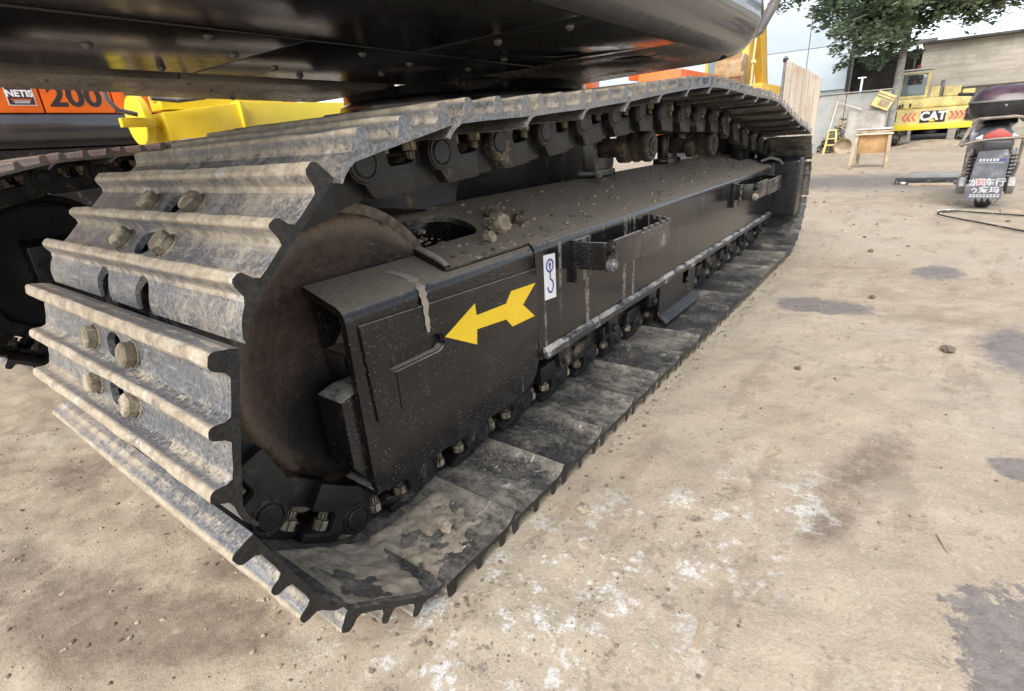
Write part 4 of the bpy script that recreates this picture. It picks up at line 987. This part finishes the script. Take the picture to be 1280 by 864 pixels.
for s_ in (-1, 1):      # shock absorbers, side bars
    y = -.89+s_*.115
    m = MB(); m.tube([(4.90, y, .17), (4.98, y, .40)], .022, 10); o = part('shock_absorber', m, M['grey_metal'], sc_, 0, SB)
    for k in range(7):
        t = k/7; m = MB(); m.lathe([(.022, -.006), (.034, -.004), (.034, .004), (.022, .006)], (4.915+.06*t, y, .21+.17*t), 'z', 14); part('coil', m, M['plastic'], o, 0, SB)
    m = MB(); m.tube([(4.86, -.89+s_*.10, .60), (4.80, -.89+s_*.165, .55), (4.76, -.89+s_*.20, .445), (4.82, -.89+s_*.185, .44), (4.95, -.89+s_*.155, .47)], .011, 8)
    m.tube([(4.82, -.89+s_*.135, .48), (4.82, -.89+s_*.14, .30), (4.88, -.89+s_*.13, .18)], .010, 8); part('side_bar', m, M['rack'], sc_, 0, SB)
    m = MB(); m.prism([(4.80, .16), (4.84, .10), (4.98, .11), (5.02, .18), (4.98, .22), (4.84, .22)], -.89+s_*.135-.022, -.89+s_*.135+.022, 'y'); part('foot_guard', m, M['grey_metal'], sc_, .008, SB)
m = MB(); m.tube([(4.76, -.69, .443), (4.755, -.78, .470), (4.755, -.89, .478), (4.76, -1.09, .485)], .010, 8)
m.tube([(4.80, -.735, .595), (4.79, -.76, .612), (4.79, -.95, .617), (4.80, -1.03, .602), (4.95, -1.05, .59)], .011, 8); part('luggage_rack', m, M['rack'], sc_, 0, SB)
# top box
def loft_box(secs, n=20, e=3.):
    vs = []
    for z, hx_, hy_, cx_ in secs:
        for k in range(n):
            a = 2*math.pi*k/n; c_, s_ = math.cos(a), math.sin(a)
            vs.append((cx_+hx_*math.copysign(abs(c_)**(2/e), c_), -.885+hy_*math.copysign(abs(s_)**(2/e), s_), z))
    fs = [list(range(n))[::-1], [len(vs)-n+k for k in range(n)]]
    for i in range(len(secs)-1):
        for k in range(n): fs.append((i*n+k, i*n+(k+1) % n, i*n+n+(k+1) % n, i*n+n+k))
    return MB().add(vs, fs)
tb = part('top_box', loft_box([(.615, .12, .15, 4.93), (.63, .15, .175, 4.93), (.69, .165, .192, 4.93), (.715, .168, .195, 4.93)]), M['plastic'], sc_, 0, SB, sharp=50)
part('rim_band', loft_box([(.7155, .172, .198, 4.93), (.722, .174, .20, 4.93), (.728, .172, .198, 4.93)]), M['grey_metal'], tb, 0, SB, sharp=50)
M['lid'] = plain('dark_red_lid', (.055, .03, .038), .18, var=.5, scale=9, bump=.02)
part('lid', loft_box([(.7285, .168, .194, 4.93), (.76, .16, .185, 4.935), (.79, .14, .165, 4.94), (.815, .10, .12, 4.95), (.825, .04, .05, 4.95)]), M['lid'], tb, 0, SB, sharp=60)
m = MB(); m.lathe([(0, -.006), (.008, -.004), (.008, .004)], (4.762, -.885, .69), 'x', 10); part('lock', m, M['grey_metal'], tb, 0, SB)
# front of the scooter
m = MB(); m.prism([(5.42, .20), (5.62, .18), (5.78, .30), (5.86, .62), (5.80, .74), (5.74, .72), (5.74, .45), (5.62, .27), (5.44, .25)], -1.0, -.78, 'y'); part('leg_shield', m, M['plate_grey'], sc_, .015, SB)
m = MB(); m.tube([(5.85, -.89, .17), (5.78, -.89, .5), (5.72, -.89, .78)], .025, 10); part('fork', m, M['grey_metal'], sc_, 0, SB)
m = MB(); m.tube([(5.62, -1.14, .80), (5.70, -1.0, .79), (5.72, -.89, .77), (5.70, -.78, .79), (5.62, -.64, .80)], .013, 8); part('handlebar', m, M['rubber'], sc_, 0, SB)
for y in (-1.06,):
    m = MB(); m.tube([(5.68, y, .79), (5.70, y-.02, .85)], .006, 6); m.lathe([(0, -.008), (.028, -.006), (.03, .006), (0, .014)], (5.70, y-.02, .87), 'x', 16); part('mirror', m, M['plastic'], sc_, 0, SB)

# cable on the ground, fallen leaf, scrap paper
def cpath(pts, n=8):
    out = []; P_ = [Vector(p) for p in pts]
    for i in range(len(P_)-1):
        p0, p1, p2, p3 = P_[max(0, i-1)], P_[i], P_[i+1], P_[min(len(P_)-1, i+2)]
        for k in range(n):
            t = k/n; out.append(.5*((2*p1)+(-p0+p2)*t+(2*p0-5*p1+4*p2-p3)*t*t+(-p0+3*p1-3*p2+p3)*t**3))
    out.append(P_[-1]); return out
m = MB(); m.tube(cpath([(4.35, -1.35, .012), (4.42, -1.1, .011), (4.50, -.90, .012), (4.58, -.74, .011), (4.55, -.66, .012), (4.42, -.645, .011), (4.28, -.70, .012), (4.05, -.86, .011), (3.78, -1.03, .012), (3.55, -1.22, .011)]), .0052, 8)
tag(link('cable', m.mesh('cable', M['rubber'])), 'black cable looping on the ground below the scooter', 'cable')
for i, (x, y, r, mt, lb, nm) in enumerate([(4.95, -.72, .05, 'wood', 'dry brown leaf standing on the ground left of the scooter wheel', 'dry_leaf'), (4.6, -.70, .06, 'decal_white', 'white paper scrap on the ground beside the cable loop', 'paper_scrap')]):
    m = MB(); pts_ = [(-r, 0, .004), (-r*.3, r*.4, .02), (r*.5, r*.35, .004+.02*(1-i)), (r, 0, .006), (r*.4, -r*.4, .012), (-r*.4, -r*.45, .004)]
    m.add(pts_+[(0, 0, .018)]+[(x_, y_, z_+.0025) for x_, y_, z_ in pts_+[(0, 0, .018)]], [(k, (k+1) % 6, 6) for k in range(6)]+[(7+(k+1) % 6, 7+k, 13) for k in range(6)]+[(k, (k+1) % 6, 7+(k+1) % 6, 7+k) for k in range(6)])
    tag(link(nm, m.mesh(nm, M[mt]), None, (x, y, 0), (0, -.5 if i == 0 else 0, .6+i)), lb, nm.split('_')[1])
m = MB(); m.box(4.62, 4.72, -1.10, -.99, .0, .012); tag(part('timber_piece', m, M['wood'], None, .003), 'short pale timber piece lying at the right edge by the cable', 'timber')

# ------------------------------------------------------------------ table, planks
TB = Vector((9.05, .11, 0))
tb_ = thing('table', 'small rough wooden table with a brown panel and pale top, standing in the yard', 'table', TB)
for (xb, yb0, xt, yt) in ((8.88, .335, 8.93, .292), (8.90, -.105, 8.93, -.085), (9.20, .262, 9.15, .285), (9.20, -.07, 9.15, -.075)):
    m = MB(); d_ = .021
    m.add([(xb-d_, yb0-d_, 0), (xb+d_, yb0-d_, 0), (xb+d_, yb0+d_, 0), (xb-d_, yb0+d_, 0), (xt-d_, yt-d_, .47), (xt+d_, yt-d_, .47), (xt+d_, yt+d_, .47), (xt-d_, yt+d_, .47)],
          [(3, 2, 1, 0), (4, 5, 6, 7), (0, 1, 5, 4), (1, 2, 6, 5), (2, 3, 7, 6), (3, 0, 4, 7)]); part('leg', m, M['wood'], tb_, .004, TB)
m = MB(); m.box(8.955, 8.967, -.065, .272, .20, .455); part('panel', m, M['ply'], tb_, .002, TB)
m = MB(); m.box(8.89, 8.91, -.125, .315, .445, .463); part('rail', m, plain('pale_wood', (.62, .53, .40), .7), tb_, .003, TB)
for k in range(3):
    y0 = -.115+.145*k; m = MB(); m.box(8.90, 9.20, y0, y0+.141, .472, .50+.003*k); part('top_plank', m, M['wood'], tb_, .004, TB)
M['cloth'] = plain('pale_grey_cover', (.50, .49, .47), .8, var=.2)
m = MB(); m.box(8.885, 9.21, -.10, .30, .508, .53); part('cover', m, M['cloth'], tb_, .008, TB)
for i, (x0, x1, y0, y1, z0, z1, a, lb) in enumerate([(6.60, 6.85, -.92, -.30, 0, .045, .04, 'dark plank at the bottom of the low stack on the yard'), (6.90, 7.2, -1.05, -.42, .0, .075, -.03, 'weathered grey board lying behind the low dark plank'), (6.45, 6.56, -.78, -.42, .0, .02, .06, 'pale thin strip of wood in front of the dark plank')]):
    m = MB(); m.box(x0, x1, y0, y1, z0, z1, rot=Matrix.Rotation(a, 3, 'Z')); tag(part('plank', m, (M['rubber'], plain('grey_wood', (.24, .235, .22), .85), M['wood'])[i], None, .006), lb, 'plank', 'planks lying in the yard')
tag(link('paper_scrap', rock_mesh('paper_scrap', .03, 41, M['decal_white'], .6, 1), None, (6.5, -.38, 0)), 'crumpled white scrap at the left end of the low planks', 'paper')

# ------------------------------------------------------------------ yellow mini excavator with its counterweight towards us
CB = Vector((15.9, -.5, 0))
ct = thing('mini_excavator', 'faded yellow mini excavator seen from behind, CAT logo between red chevrons', 'excavator', CB)
X0 = 15.2
def rounded(pts, z0, z1): return MB().prism(pts, z0, z1, 'z')
cwout = [(X0+.35, .27), (X0+.08, .25), (X0, .12), (X0-.03, -.5), (X0, -1.14), (X0+.08, -1.27), (X0+.35, -1.29), (X0+1.2, -1.29), (X0+1.2, .27)]
cw = part('counterweight', rounded(cwout, .345, .785), M['yellow_old'], ct, .03, CB, bseg=3)
m = rounded([(x-(.014 if x < X0+.2 else 0), y) for x, y in cwout], .345, .47); part('lower_band', m, M['yellow'], cw, .01, CB)
part('hood', rounded([(X0+.10, .25), (X0+.06, -.4), (X0+.10, -1.12), (X0+1.1, -1.2), (X0+1.1, .25)], .79, 1.0), M['yellow_old'], ct, .05, CB, bseg=3)
m = MB(); m.box(X0+.12, X0+.6, -.92, -.62, 1.0, 1.20); part('tank_cover', m, M['yellow_old'], ct, .03, CB)
m = MB(); m.box(X0+.16, X0+.9, -1.16, -.95, 1.0, 1.12); part('side_box', m, M['yellow_old'], ct, .03, CB)
m = MB(); m.box(X0+.12, X0+.5, -.56, -.40, 1.0, 1.22); part('engine_box', m, M['yellow_old'], ct, .02, CB)
m = MB(); m.cyl((X0+.2, -.585, 0), .035, 1.0, 1.33, 'z', 12); part('exhaust', m, M['grey_metal'], ct, 0, CB)
m = MB(); m.prism([(X0+.10, 1.0), (X0+.16, 1.52), (X0+.22, 1.565), (X0+.95, 1.57), (X0+1.0, 1.0)], -.36, .255, 'y'); cab = part('cab', m, M['yellow_old'], ct, .03, CB)
def slant(y0, y1, z0, z1, off):
    f = lambda z: X0+.10+.06*(z-1.0)/.52-off
    return MB().prism([(f(z0), z0), (f(z1), z1), (f(z1)+.02, z1), (f(z0)+.02, z0)], y0, y1, 'y')
part('rear_window', slant(-.30, .14, 1.06, 1.50, .008), M['glass'], cab, .006, CB)
part('window_frame', slant(-.345, .195, 1.525, 1.545, .012), M['decal_white'], cab, .004, CB)
part('headrest', slant(-.22, .05, 1.28, 1.47, .012), M['rubber'], cab, .03, CB)
m = MB(); m.box(X0+.14, X0+1.02, -.38, .275, 1.572, 1.60); part('roof', m, M['decal_white'], cab, .012, CB)
m = MB(); m.cyl((X0+.30, -.105, 0), .035, 1.60, 1.68, 'z', 14); part('beacon', m, M['red'], cab, .006, CB)
m = MB(); m.box(X0-.06, X0+.12, .13, .30, .52, .76); part('corner_pad', m, M['rubber'], cw, .02, CB)
m = MB(); m.box(X0-.04, X0+.12, -1.30, -1.08, .50, .74); part('corner_pad', m, M['rubber'], cw, .02, CB)
def cface(y): 
    ps = [(.12, X0), (-.5, X0-.03), (-1.14, X0)]
    for (ya_, xa), (yb_, xb) in zip(ps, ps[1:]):
        if yb_ <= y <= ya_: return xa+(xb-xa)*(y-ya_)/(yb_-ya_)
    return X0
m = MB(); m.box(cface(-.52)-.012, cface(-.52)+.0, -.75, -.31, .49, .725); lg = part('logo_plate', m, M['ink'], cw, .003, CB)
o = link('lettering', text_mesh('CAT', .235, 'lettering', M['decal_white'], offset=.010, extrude=.002, sx=.98), lg, Vector((cface(-.52)-.0145, -.53, .612))-CB, RX_)
m = MB(); m.prism([(-.475, .505), (-.585, .505), (-.53, .575)], cface(-.52)-.0205, cface(-.52)-.0168, 'x'); part('logo_triangle', m, M['decal_yellow'], lg, 0, CB)
for k in range(4):
    for sg, yc in ((1, -.03-.085*k), (-1, -.80-.08*k)):
        y = yc; w = .042; h = .085; zc = .615; d_ = .06*sg
        pts_ = [(y, zc+h), (y-w, zc+h), (y-w+d_, zc), (y-w, zc-h), (y, zc-h), (y+d_, zc)]
        if y+max(0, d_) > .12 or (sg == 1 and y-w < -.30): continue
        m = MB(); m.prism(pts_, cface(max(-1.13, min(.11, y-w/2)))-.012, cface(max(-1.13, min(.11, y-w/2)))-.004, 'x'); part('chevron', m, M['decal_red'], cw, 0, CB)
for k, (y, z0, z1) in enumerate([(.16, .80, .86), (.11, .81, .89), (.06, .82, .90), (-.08, .82, .90)]):
    m = MB(); m.box(X0+.06, X0+.10, y-.02, y+.015, z0, z1); part('vent', m, M['rubber'], ct, .004, CB)
m = MB(); m.lathe([(0, .2), (.34, .2), (.34, .345), (0, .345)], (15.9, -.52, 0), 'z', 28); part('turntable', m, M['black_clean'], ct, .01, CB)
m = MB(); m.box(15.35, 16.5, -.85, -.2, .12, .25); part('car_body', m, M['black_clean'], ct, .02, CB)
belt(15.1, 17.0, .05, .32, .33, ct, CB); belt(15.1, 17.0, -1.33, -1.06, .33, ct, CB)
m = MB(); m.prism([(16.2, .6), (16.4, .5), (17.6, .8), (18.4, .2), (18.5, .35), (17.6, 1.0), (16.3, .85)], -.6, -.4, 'y'); part('boom', m, M['yellow_old'], ct, .01, CB)

# ------------------------------------------------------------------ retaining wall and what leans on it
M['concrete'] = dusty('stained_concrete', (.40, .42, .405), .85, amt=.6, bump=.4, scale=2.5, dust=(.42, .36, .29), streak=.25, var=.2)
WB = Vector((13.9, 2.5, 0))
rw = thing('retaining_wall', 'stained pale grey concrete retaining wall behind the yard', 'wall', WB)
for k, (y0, y1) in enumerate([(.24, 1.02), (1.03, 2.2), (2.21, 3.6), (3.61, 6.5)]):
    m = MB(); m.box(13.8, 14.1, y0, y1, -.1, 1.16+.012*(k % 2)); part('wall_panel', m, M['concrete'], rw, .012, WB)
m = MB(); m.box(13.76, 14.12, .23, 6.5, 1.175, 1.20); part('coping', m, M['concrete'], rw, .01, WB)
SLB = MB(); SLB.add([(13.55, .24, .0), (13.55, .94, .0), (13.75, .93, .84), (13.75, .27, .80), (13.61, .24, .0), (13.61, .94, .0), (13.79, .93, .84), (13.79, .27, .80)], [(0, 1, 2, 3), (7, 6, 5, 4), (0, 4, 5, 1), (1, 5, 6, 2), (2, 6, 7, 3), (3, 7, 4, 0)])
tag(part('slab', SLB, plain('grey_slab', (.37, .34, .30), .9, var=.25), None, .008), 'grey concrete slab leaning on the retaining wall under the yellow crate', 'slab')
CR = Vector((13.72, .40, .84))
cr = thing('crate', 'tilted pale yellow crate perched on the leaning slab', 'crate', CR)
m = MB(); m.box(-.08, .06, -.17, .17, .0, .30); cb = part('box', m, M['yellow_old'], cr, .012)
m = MB(); m.box(-.093, -.081, -.13, .05, .05, .17); part('panel', m, M['wood'], cb, .004)
m = MB(); m.box(-.095, -.081, -.165, .165, .19, .205); part('seam_bar', m, M['grey_metal'], cb, .002)
m = MB(); m.box(-.095, -.081, -.165, .165, .245, .255); part('seam_bar', m, M['grey_metal'], cb, .002)
cr.rotation_euler = (R_(24), 0, 0)
m = MB(); m.tube([(13.62, 1.29, .02), (13.7, 1.16, 1.02), (13.68, .70, .84)], .011, 6); tag(link('pipe_frame', m.mesh('pipe_frame', M['decal_white'])), 'bent white pipe frame leaning on the retaining wall above the brush pile', 'pipe')
rnd = random.Random(11); m = MB()
for _ in range(240):
    t = rnd.random(); y = 1.38-.44*t+rnd.gauss(0, .02); top = .12+.62*t**.8; z = rnd.uniform(0.02, max(.05, top)); a = rnd.uniform(0, 6.28); L = rnd.uniform(.05, .14); e = rnd.uniform(-.6, .6)
    d_ = Vector((math.cos(a)*.5, math.sin(a), e)).normalized()*L; c_ = Vector((13.6+rnd.uniform(-.08, .1), y, z))
    m.tube([c_-d_/2, c_+Vector((0, 0, rnd.uniform(-.02, .02))), c_+d_/2], rnd.uniform(.005, .011), 5, rnd.randrange(2))
tag(link('brush_pile', m.mesh('brush_pile', [M['rubber'], M['wood']])), 'dark tangled pile of brush and wire against the retaining wall', 'brush pile', kind='stuff')
ST = Vector((13.35, 1.13, 0))
st_ = thing('stool', 'pale yellow wooden stool before the brush pile', 'stool', ST)
for sx_ in (-1, 1):
    for sy_ in (-1, 1):
        m = MB(); m.tube([(sx_*.10, sy_*.115, 0), (sx_*.055, sy_*.065, .45)], .014, 6); part('leg', m, M['yellow_old'], st_)
    m = MB(); m.tube([(sx_*.083, -.097, .17), (sx_*.083, .097, .17)], .011, 6); part('rung', m, M['yellow_old'], st_)
    m = MB(); m.tube([(sx_*.07, -.083, .30), (sx_*.07, .083, .30)], .011, 6); part('rung', m, M['yellow_old'], st_)
m = MB(); m.box(-.08, .08, -.09, .09, .45, .475); part('seat', m, M['yellow_old'], st_, .008)
BK = Vector((13.3, .885, 0))
m = MB(); m.lathe([(0, .0), (.10, .0), (.15, -.07), (.165, -.08), (.165, -.072), (.155, -.062), (.11, .012), (0, .012)], (0, 0, .17), 'x', 28)
bk_ = link('basin', m.mesh('basin', M['wood']), None, BK, (0, -.25, 0)); tag(bk_, 'round tan basin standing on edge beside the yellow stool', 'basin')
# ------------------------------------------------------------------ buildings
M['sheet_white'] = plain('white_sheet_wall', (.40, .46, .51), .5, var=.06, scale=1, bump=.03)
M['shed_dark'] = plain('dark_shed', (.07, .065, .06), .9, var=.4, scale=2)
HB = Vector((24.5, 8, 0))
hb = thing('warehouse', 'pale blue white sheet metal building behind the yard on the left', 'building', HB)
cols_ = [2.08, 3.38, 6.0, 8.8, 11.8, 15.2, 19.]
for i, (a, b) in enumerate(zip(cols_, cols_[1:])):
    for k, (z0, z1) in enumerate([(1.65, 3.05), (3.05, 4.6-.16*max(0, 2-i))]):
        m = MB(); m.box(22.9, 23.0, a+.012, b-.012, z0+.008, z1-.008); part('wall_panel', m, M['sheet_white'], hb, .005, HB)
m = MB(); m.box(23.0, 27, 2.1, 19, -.1, 4.2); part('core_wall', m, M['concrete'], hb, 0, HB)
m = MB(); m.box(22.88, 23.0, 2.09, 19, -.1, 1.52); part('base_wall', m, M['concrete'], hb, .01, HB)
m = MB(); m.box(22.95, 23.0, 2.09, 19, 1.53, 1.64); part('window_band', m, M['glass'], hb, 0, HB)
SHB = Vector((23, 1.1, 0))
sh_ = thing('shed', 'dark open shed in the shade of the tree between the buildings', 'shed', SHB)
m = MB(); m.box(24.0, 24.1, -.2, 2.05, -.1, 2.7); part('back_wall', m, M['shed_dark'], sh_, 0, SHB)
m = MB(); m.prism([(22.0, 2.66), (24.3, 2.95), (24.3, 3.03), (22.0, 2.74)], -.25, 2.05, 'y'); part('roof', m, M['shed_dark'], sh_, .01, SHB)
for y in (1.55, .2):
    m = MB(); m.box(22.3, 22.42, y-.03, y+.03, -.1, 1.90 if y > 1 else 2.68); part('post', m, M['decal_white'] if y > 1 else M['shed_dark'], sh_, .01, SHB)
m = MB(); m.box(22.28, 22.4, 1.44, 1.68, 1.90, 1.94); part('bracket', m, M['decal_white'], sh_, .005, SHB)
def beige_wall():
    n = NT('beige_render'); l = n.noise(1, 5, .6, vec=n.mapping((1, .8, 14))); b = n.noise(2, 8, .65)
    col = n.mix(n.ramp(l, .35, .65), (.36, .32, .26), (.46, .42, .35)); col = n.mix(n.math('MULTIPLY', n.ramp(b, .48, .66), .8), col, (.30, .275, .235)); n.bump(n.math('ADD', l, b), .5, .03)
    return n.fin(col, .9)
M['beige'] = beige_wall()
RB = Vector((21, -4, 0))
rb = thing('building', 'low tan walled building with a dark roof edge behind the scooter', 'building', RB)
for k in range(2):
    z0 = 1.30*k; m = MB(); m.box(19.6+.05*k, 19.8, -12, -.03, z0-.05 if k == 0 else z0+.002, z0+(1.30 if k == 0 else 1.14)); part('wall_course', m, M['beige'], rb, .006, RB)
m = MB(); m.box(19.82, 24, -12, -.05, -.1, 2.38); part('core_wall', m, M['beige'], rb, 0, RB)
m = MB(); m.prism([(19.45, 2.44), (24, 2.52), (24, 2.58), (19.45, 2.50)], -12, .02, 'y'); part('roof', m, M['shed_dark'], rb, .005, RB)
m = MB(); m.box(19.3, 19.55, -12, -.6, 1.28, 1.40); part('ledge', m, M['beige'], rb, .01, RB)
# low earth bank in front of the mini excavator
m = MB(); nyb = 60; prof_ = [(0, -.05), (.25, .03), (.5, .10), (.8, .13), (1.0, .10), (1.3, -.05)]
vs = []
for j in range(nyb+1):
    y = .25-6.5*j/nyb; e = min(1, j/6)
    vs += [(14.0+a+.08*noise.noise(Vector((a, y*1.7, 0))), y, b*e+(.035*noise.noise(Vector((a*3, y*2.2, 5)))*e if b > 0 else 0)) for a, b in prof_]
k_ = len(prof_); m.add(vs, [(j*k_+i, j*k_+i+1, (j+1)*k_+i+1, (j+1)*k_+i) for j in range(nyb) for i in range(k_-1)])
tag(link('earth_bank', m.mesh('earth_bank', plain('earth', (.34, .275, .20), .95, var=.25, scale=4, bump=.6), 0, 2, 60)), kind='structure')

# ------------------------------------------------------------------ tree
def leaf_mat():
    n = NT('leaves'); 
    a = n.t.nodes.new('ShaderNodeAttribute'); a.attribute_name = 'tone'
    col = n.mix(a.outputs['Fac'], (.08, .13, .08), (.29, .37, .235))
    n.t.nodes.remove(n.p); d = n.t.nodes.new('ShaderNodeBsdfPrincipled'); t = n.t.nodes.new('ShaderNodeBsdfTranslucent'); mx = n.t.nodes.new('ShaderNodeMixShader')
    n.t.links.new(col, d.inputs['Base Color']); d.inputs['Roughness'].default_value = .5; n.t.links.new(col, t.inputs[0]); mx.inputs[0].default_value = .4
    n.t.links.new(d.outputs[0], mx.inputs[1]); n.t.links.new(t.outputs[0], mx.inputs[2]); n.t.links.new(mx.outputs[0], n.out.inputs[0]); return n.m
M['leaf'] = leaf_mat()
M['bark'] = plain('grey_bark', (.30, .29, .26), .9, var=.3, scale=9, bump=.6)
TR = Vector((14.6, .20, 0))
tr = thing('tree', 'broad leaved green tree with a straight grey trunk behind the yard', 'tree', TR)
rnd = random.Random(21)
top = Vector((14.6, .16, 5.2)); base_ = Vector((14.6, .20, -.1))
m = MB(); m.tube(cpath([base_, (14.6, .20, 1.4), (14.62, .19, 2.8), (14.6, .16, 4.2), top], 4), [.085-.0032*i for i in range(17)], 10)
clumps = []
for i in range(90):
    h = rnd.uniform(2.3, 4.9); a = rnd.uniform(0, 6.28); L = rnd.uniform(.7, 2.3)*(1.15 if h < 4 else .8)
    p0 = Vector((14.6, .19, h)); d_ = Vector((math.cos(a), math.sin(a), rnd.uniform(-.05, .4)))
    p1 = p0+d_*L*.5+Vector((0, 0, .12)); p2 = p0+d_*L+Vector((0, 0, rnd.uniform(-.35, .15)))
    m.tube(cpath([p0, p1, p2], 4), [.03-.0028*k for k in range(9)], 6)
    for k in range(rnd.randint(4, 7)):
        t = rnd.uniform(.35, 1.08); q_ = p0+(p2-p0)*t+Vector((rnd.gauss(0, .22), rnd.gauss(0, .22), rnd.gauss(.05, .16))); clumps.append((q_, rnd.uniform(.16, .34)))
# drooping boughs that show on the left and right of the trunk
for (y, z, r) in [(1.55, 2.62, .3), (1.35, 2.45, .28), (1.1, 2.35, .26), (.95, 2.05, .22), (.8, 1.85, .2), (1.15, 1.78, .15), (1.3, 1.72, .12), (.6, 1.72, .2), (.45, 1.9, .24), (.72, 2.2, .26), (1.75, 2.75, .26), (1.6, 2.95, .3), (1.3, 2.8, .3), (1.0, 2.7, .32), (.6, 2.5, .3), (.3, 2.3, .28), (.1, 2.05, .2), (-.05, 1.85, .13), (-.12, 2.3, .22), (-.4, 2.45, .24), (-.75, 2.4, .22), (-1.0, 2.5, .24), (-1.3, 2.55, .26), (-1.6, 2.6, .26), (-1.9, 2.7, .3), (-.6, 2.75, .3), (-1.1, 2.85, .3), (-1.5, 2.95, .3), (-2.1, 2.95, .3), (-.2, 2.75, .3), (.2, 2.8, .3), (-2.3, 2.65, .25), (1.9, 3.0, .25), (.85, 3.0, .3), (-2.6, 2.9, .3), (-2.9, 2.75, .28), (-3.2, 2.95, .3), (-2.5, 3.2, .35), (-1.8, 3.2, .35), (-1.2, 3.2, .35), (-.6, 3.15, .35), (0, 3.1, .35), (.5, 3.1, .35), (1.1, 3.15, .35), (1.6, 3.25, .35), (-3.0, 3.3, .35), (-.9, 2.6, .25), (-1.45, 2.75, .28), (.9, 2.45, .28), (1.2, 2.6, .28), (.4, 2.6, .3), (-.3, 2.55, .26)]:
    q_ = Vector((14.5+rnd.uniform(-.6, .5), y, z)); clumps.append((q_, r))
    m.tube(cpath([Vector((14.6, .19, min(z+.3, 4))), (Vector((14.6, .19, z+.3))+q_)/2+Vector((0, 0, .12)), q_], 4), [.016-.0013*k for k in range(9)], 5)
part('trunk', m, M['bark'], tr, 0, TR)
lv, lf, tone = [], [], []
for q_, r in clumps:
    base_t = rnd.uniform(.1, .75)
    for k in range(int(110*(r/.25)**1.6)):
        v = Vector((rnd.gauss(0, 1), rnd.gauss(0, 1), rnd.gauss(0, .75))); v = v.normalized()*r*rnd.uniform(.35, 1.05)
        c_ = q_+v; a = rnd.uniform(0, 6.28); tilt = rnd.uniform(-.7, .5); s = rnd.uniform(.055, .125)
        ax = Vector((math.cos(a)*math.cos(tilt), math.sin(a)*math.cos(tilt), math.sin(tilt))); sd_ = ax.cross(Vector((rnd.gauss(0, .35), rnd.gauss(0, .35), 1))).normalized(); up = sd_.cross(ax)
        o_ = len(lv); lv += [c_-ax*s*.6, c_+sd_*s*.42+up*s*.1, c_+ax*s*.7, c_-sd_*s*.42+up*s*.1, c_+sd_*s*.2+ax*s*.35+up*s*.05]
        lf += [(o_, o_+1, o_+2), (o_, o_+2, o_+3)]
        t = min(1, max(0, base_t+rnd.gauss(0, .18))); tone += [t]*5
me = bpy.data.meshes.new('crown'); me.from_pydata([v-TR for v in lv], [], lf); me.materials.append(M['leaf'])
at = me.attributes.new('tone', 'FLOAT', 'POINT'); at.data.foreach_set('value', tone)
link('crown', me, tr)

# ------------------------------------------------------------------ to metres
for o in list(scene.objects):
    if o.parent is None and o.type in ('MESH', 'EMPTY'):
        o.location = o.location*K; o.scale = o.scale*K
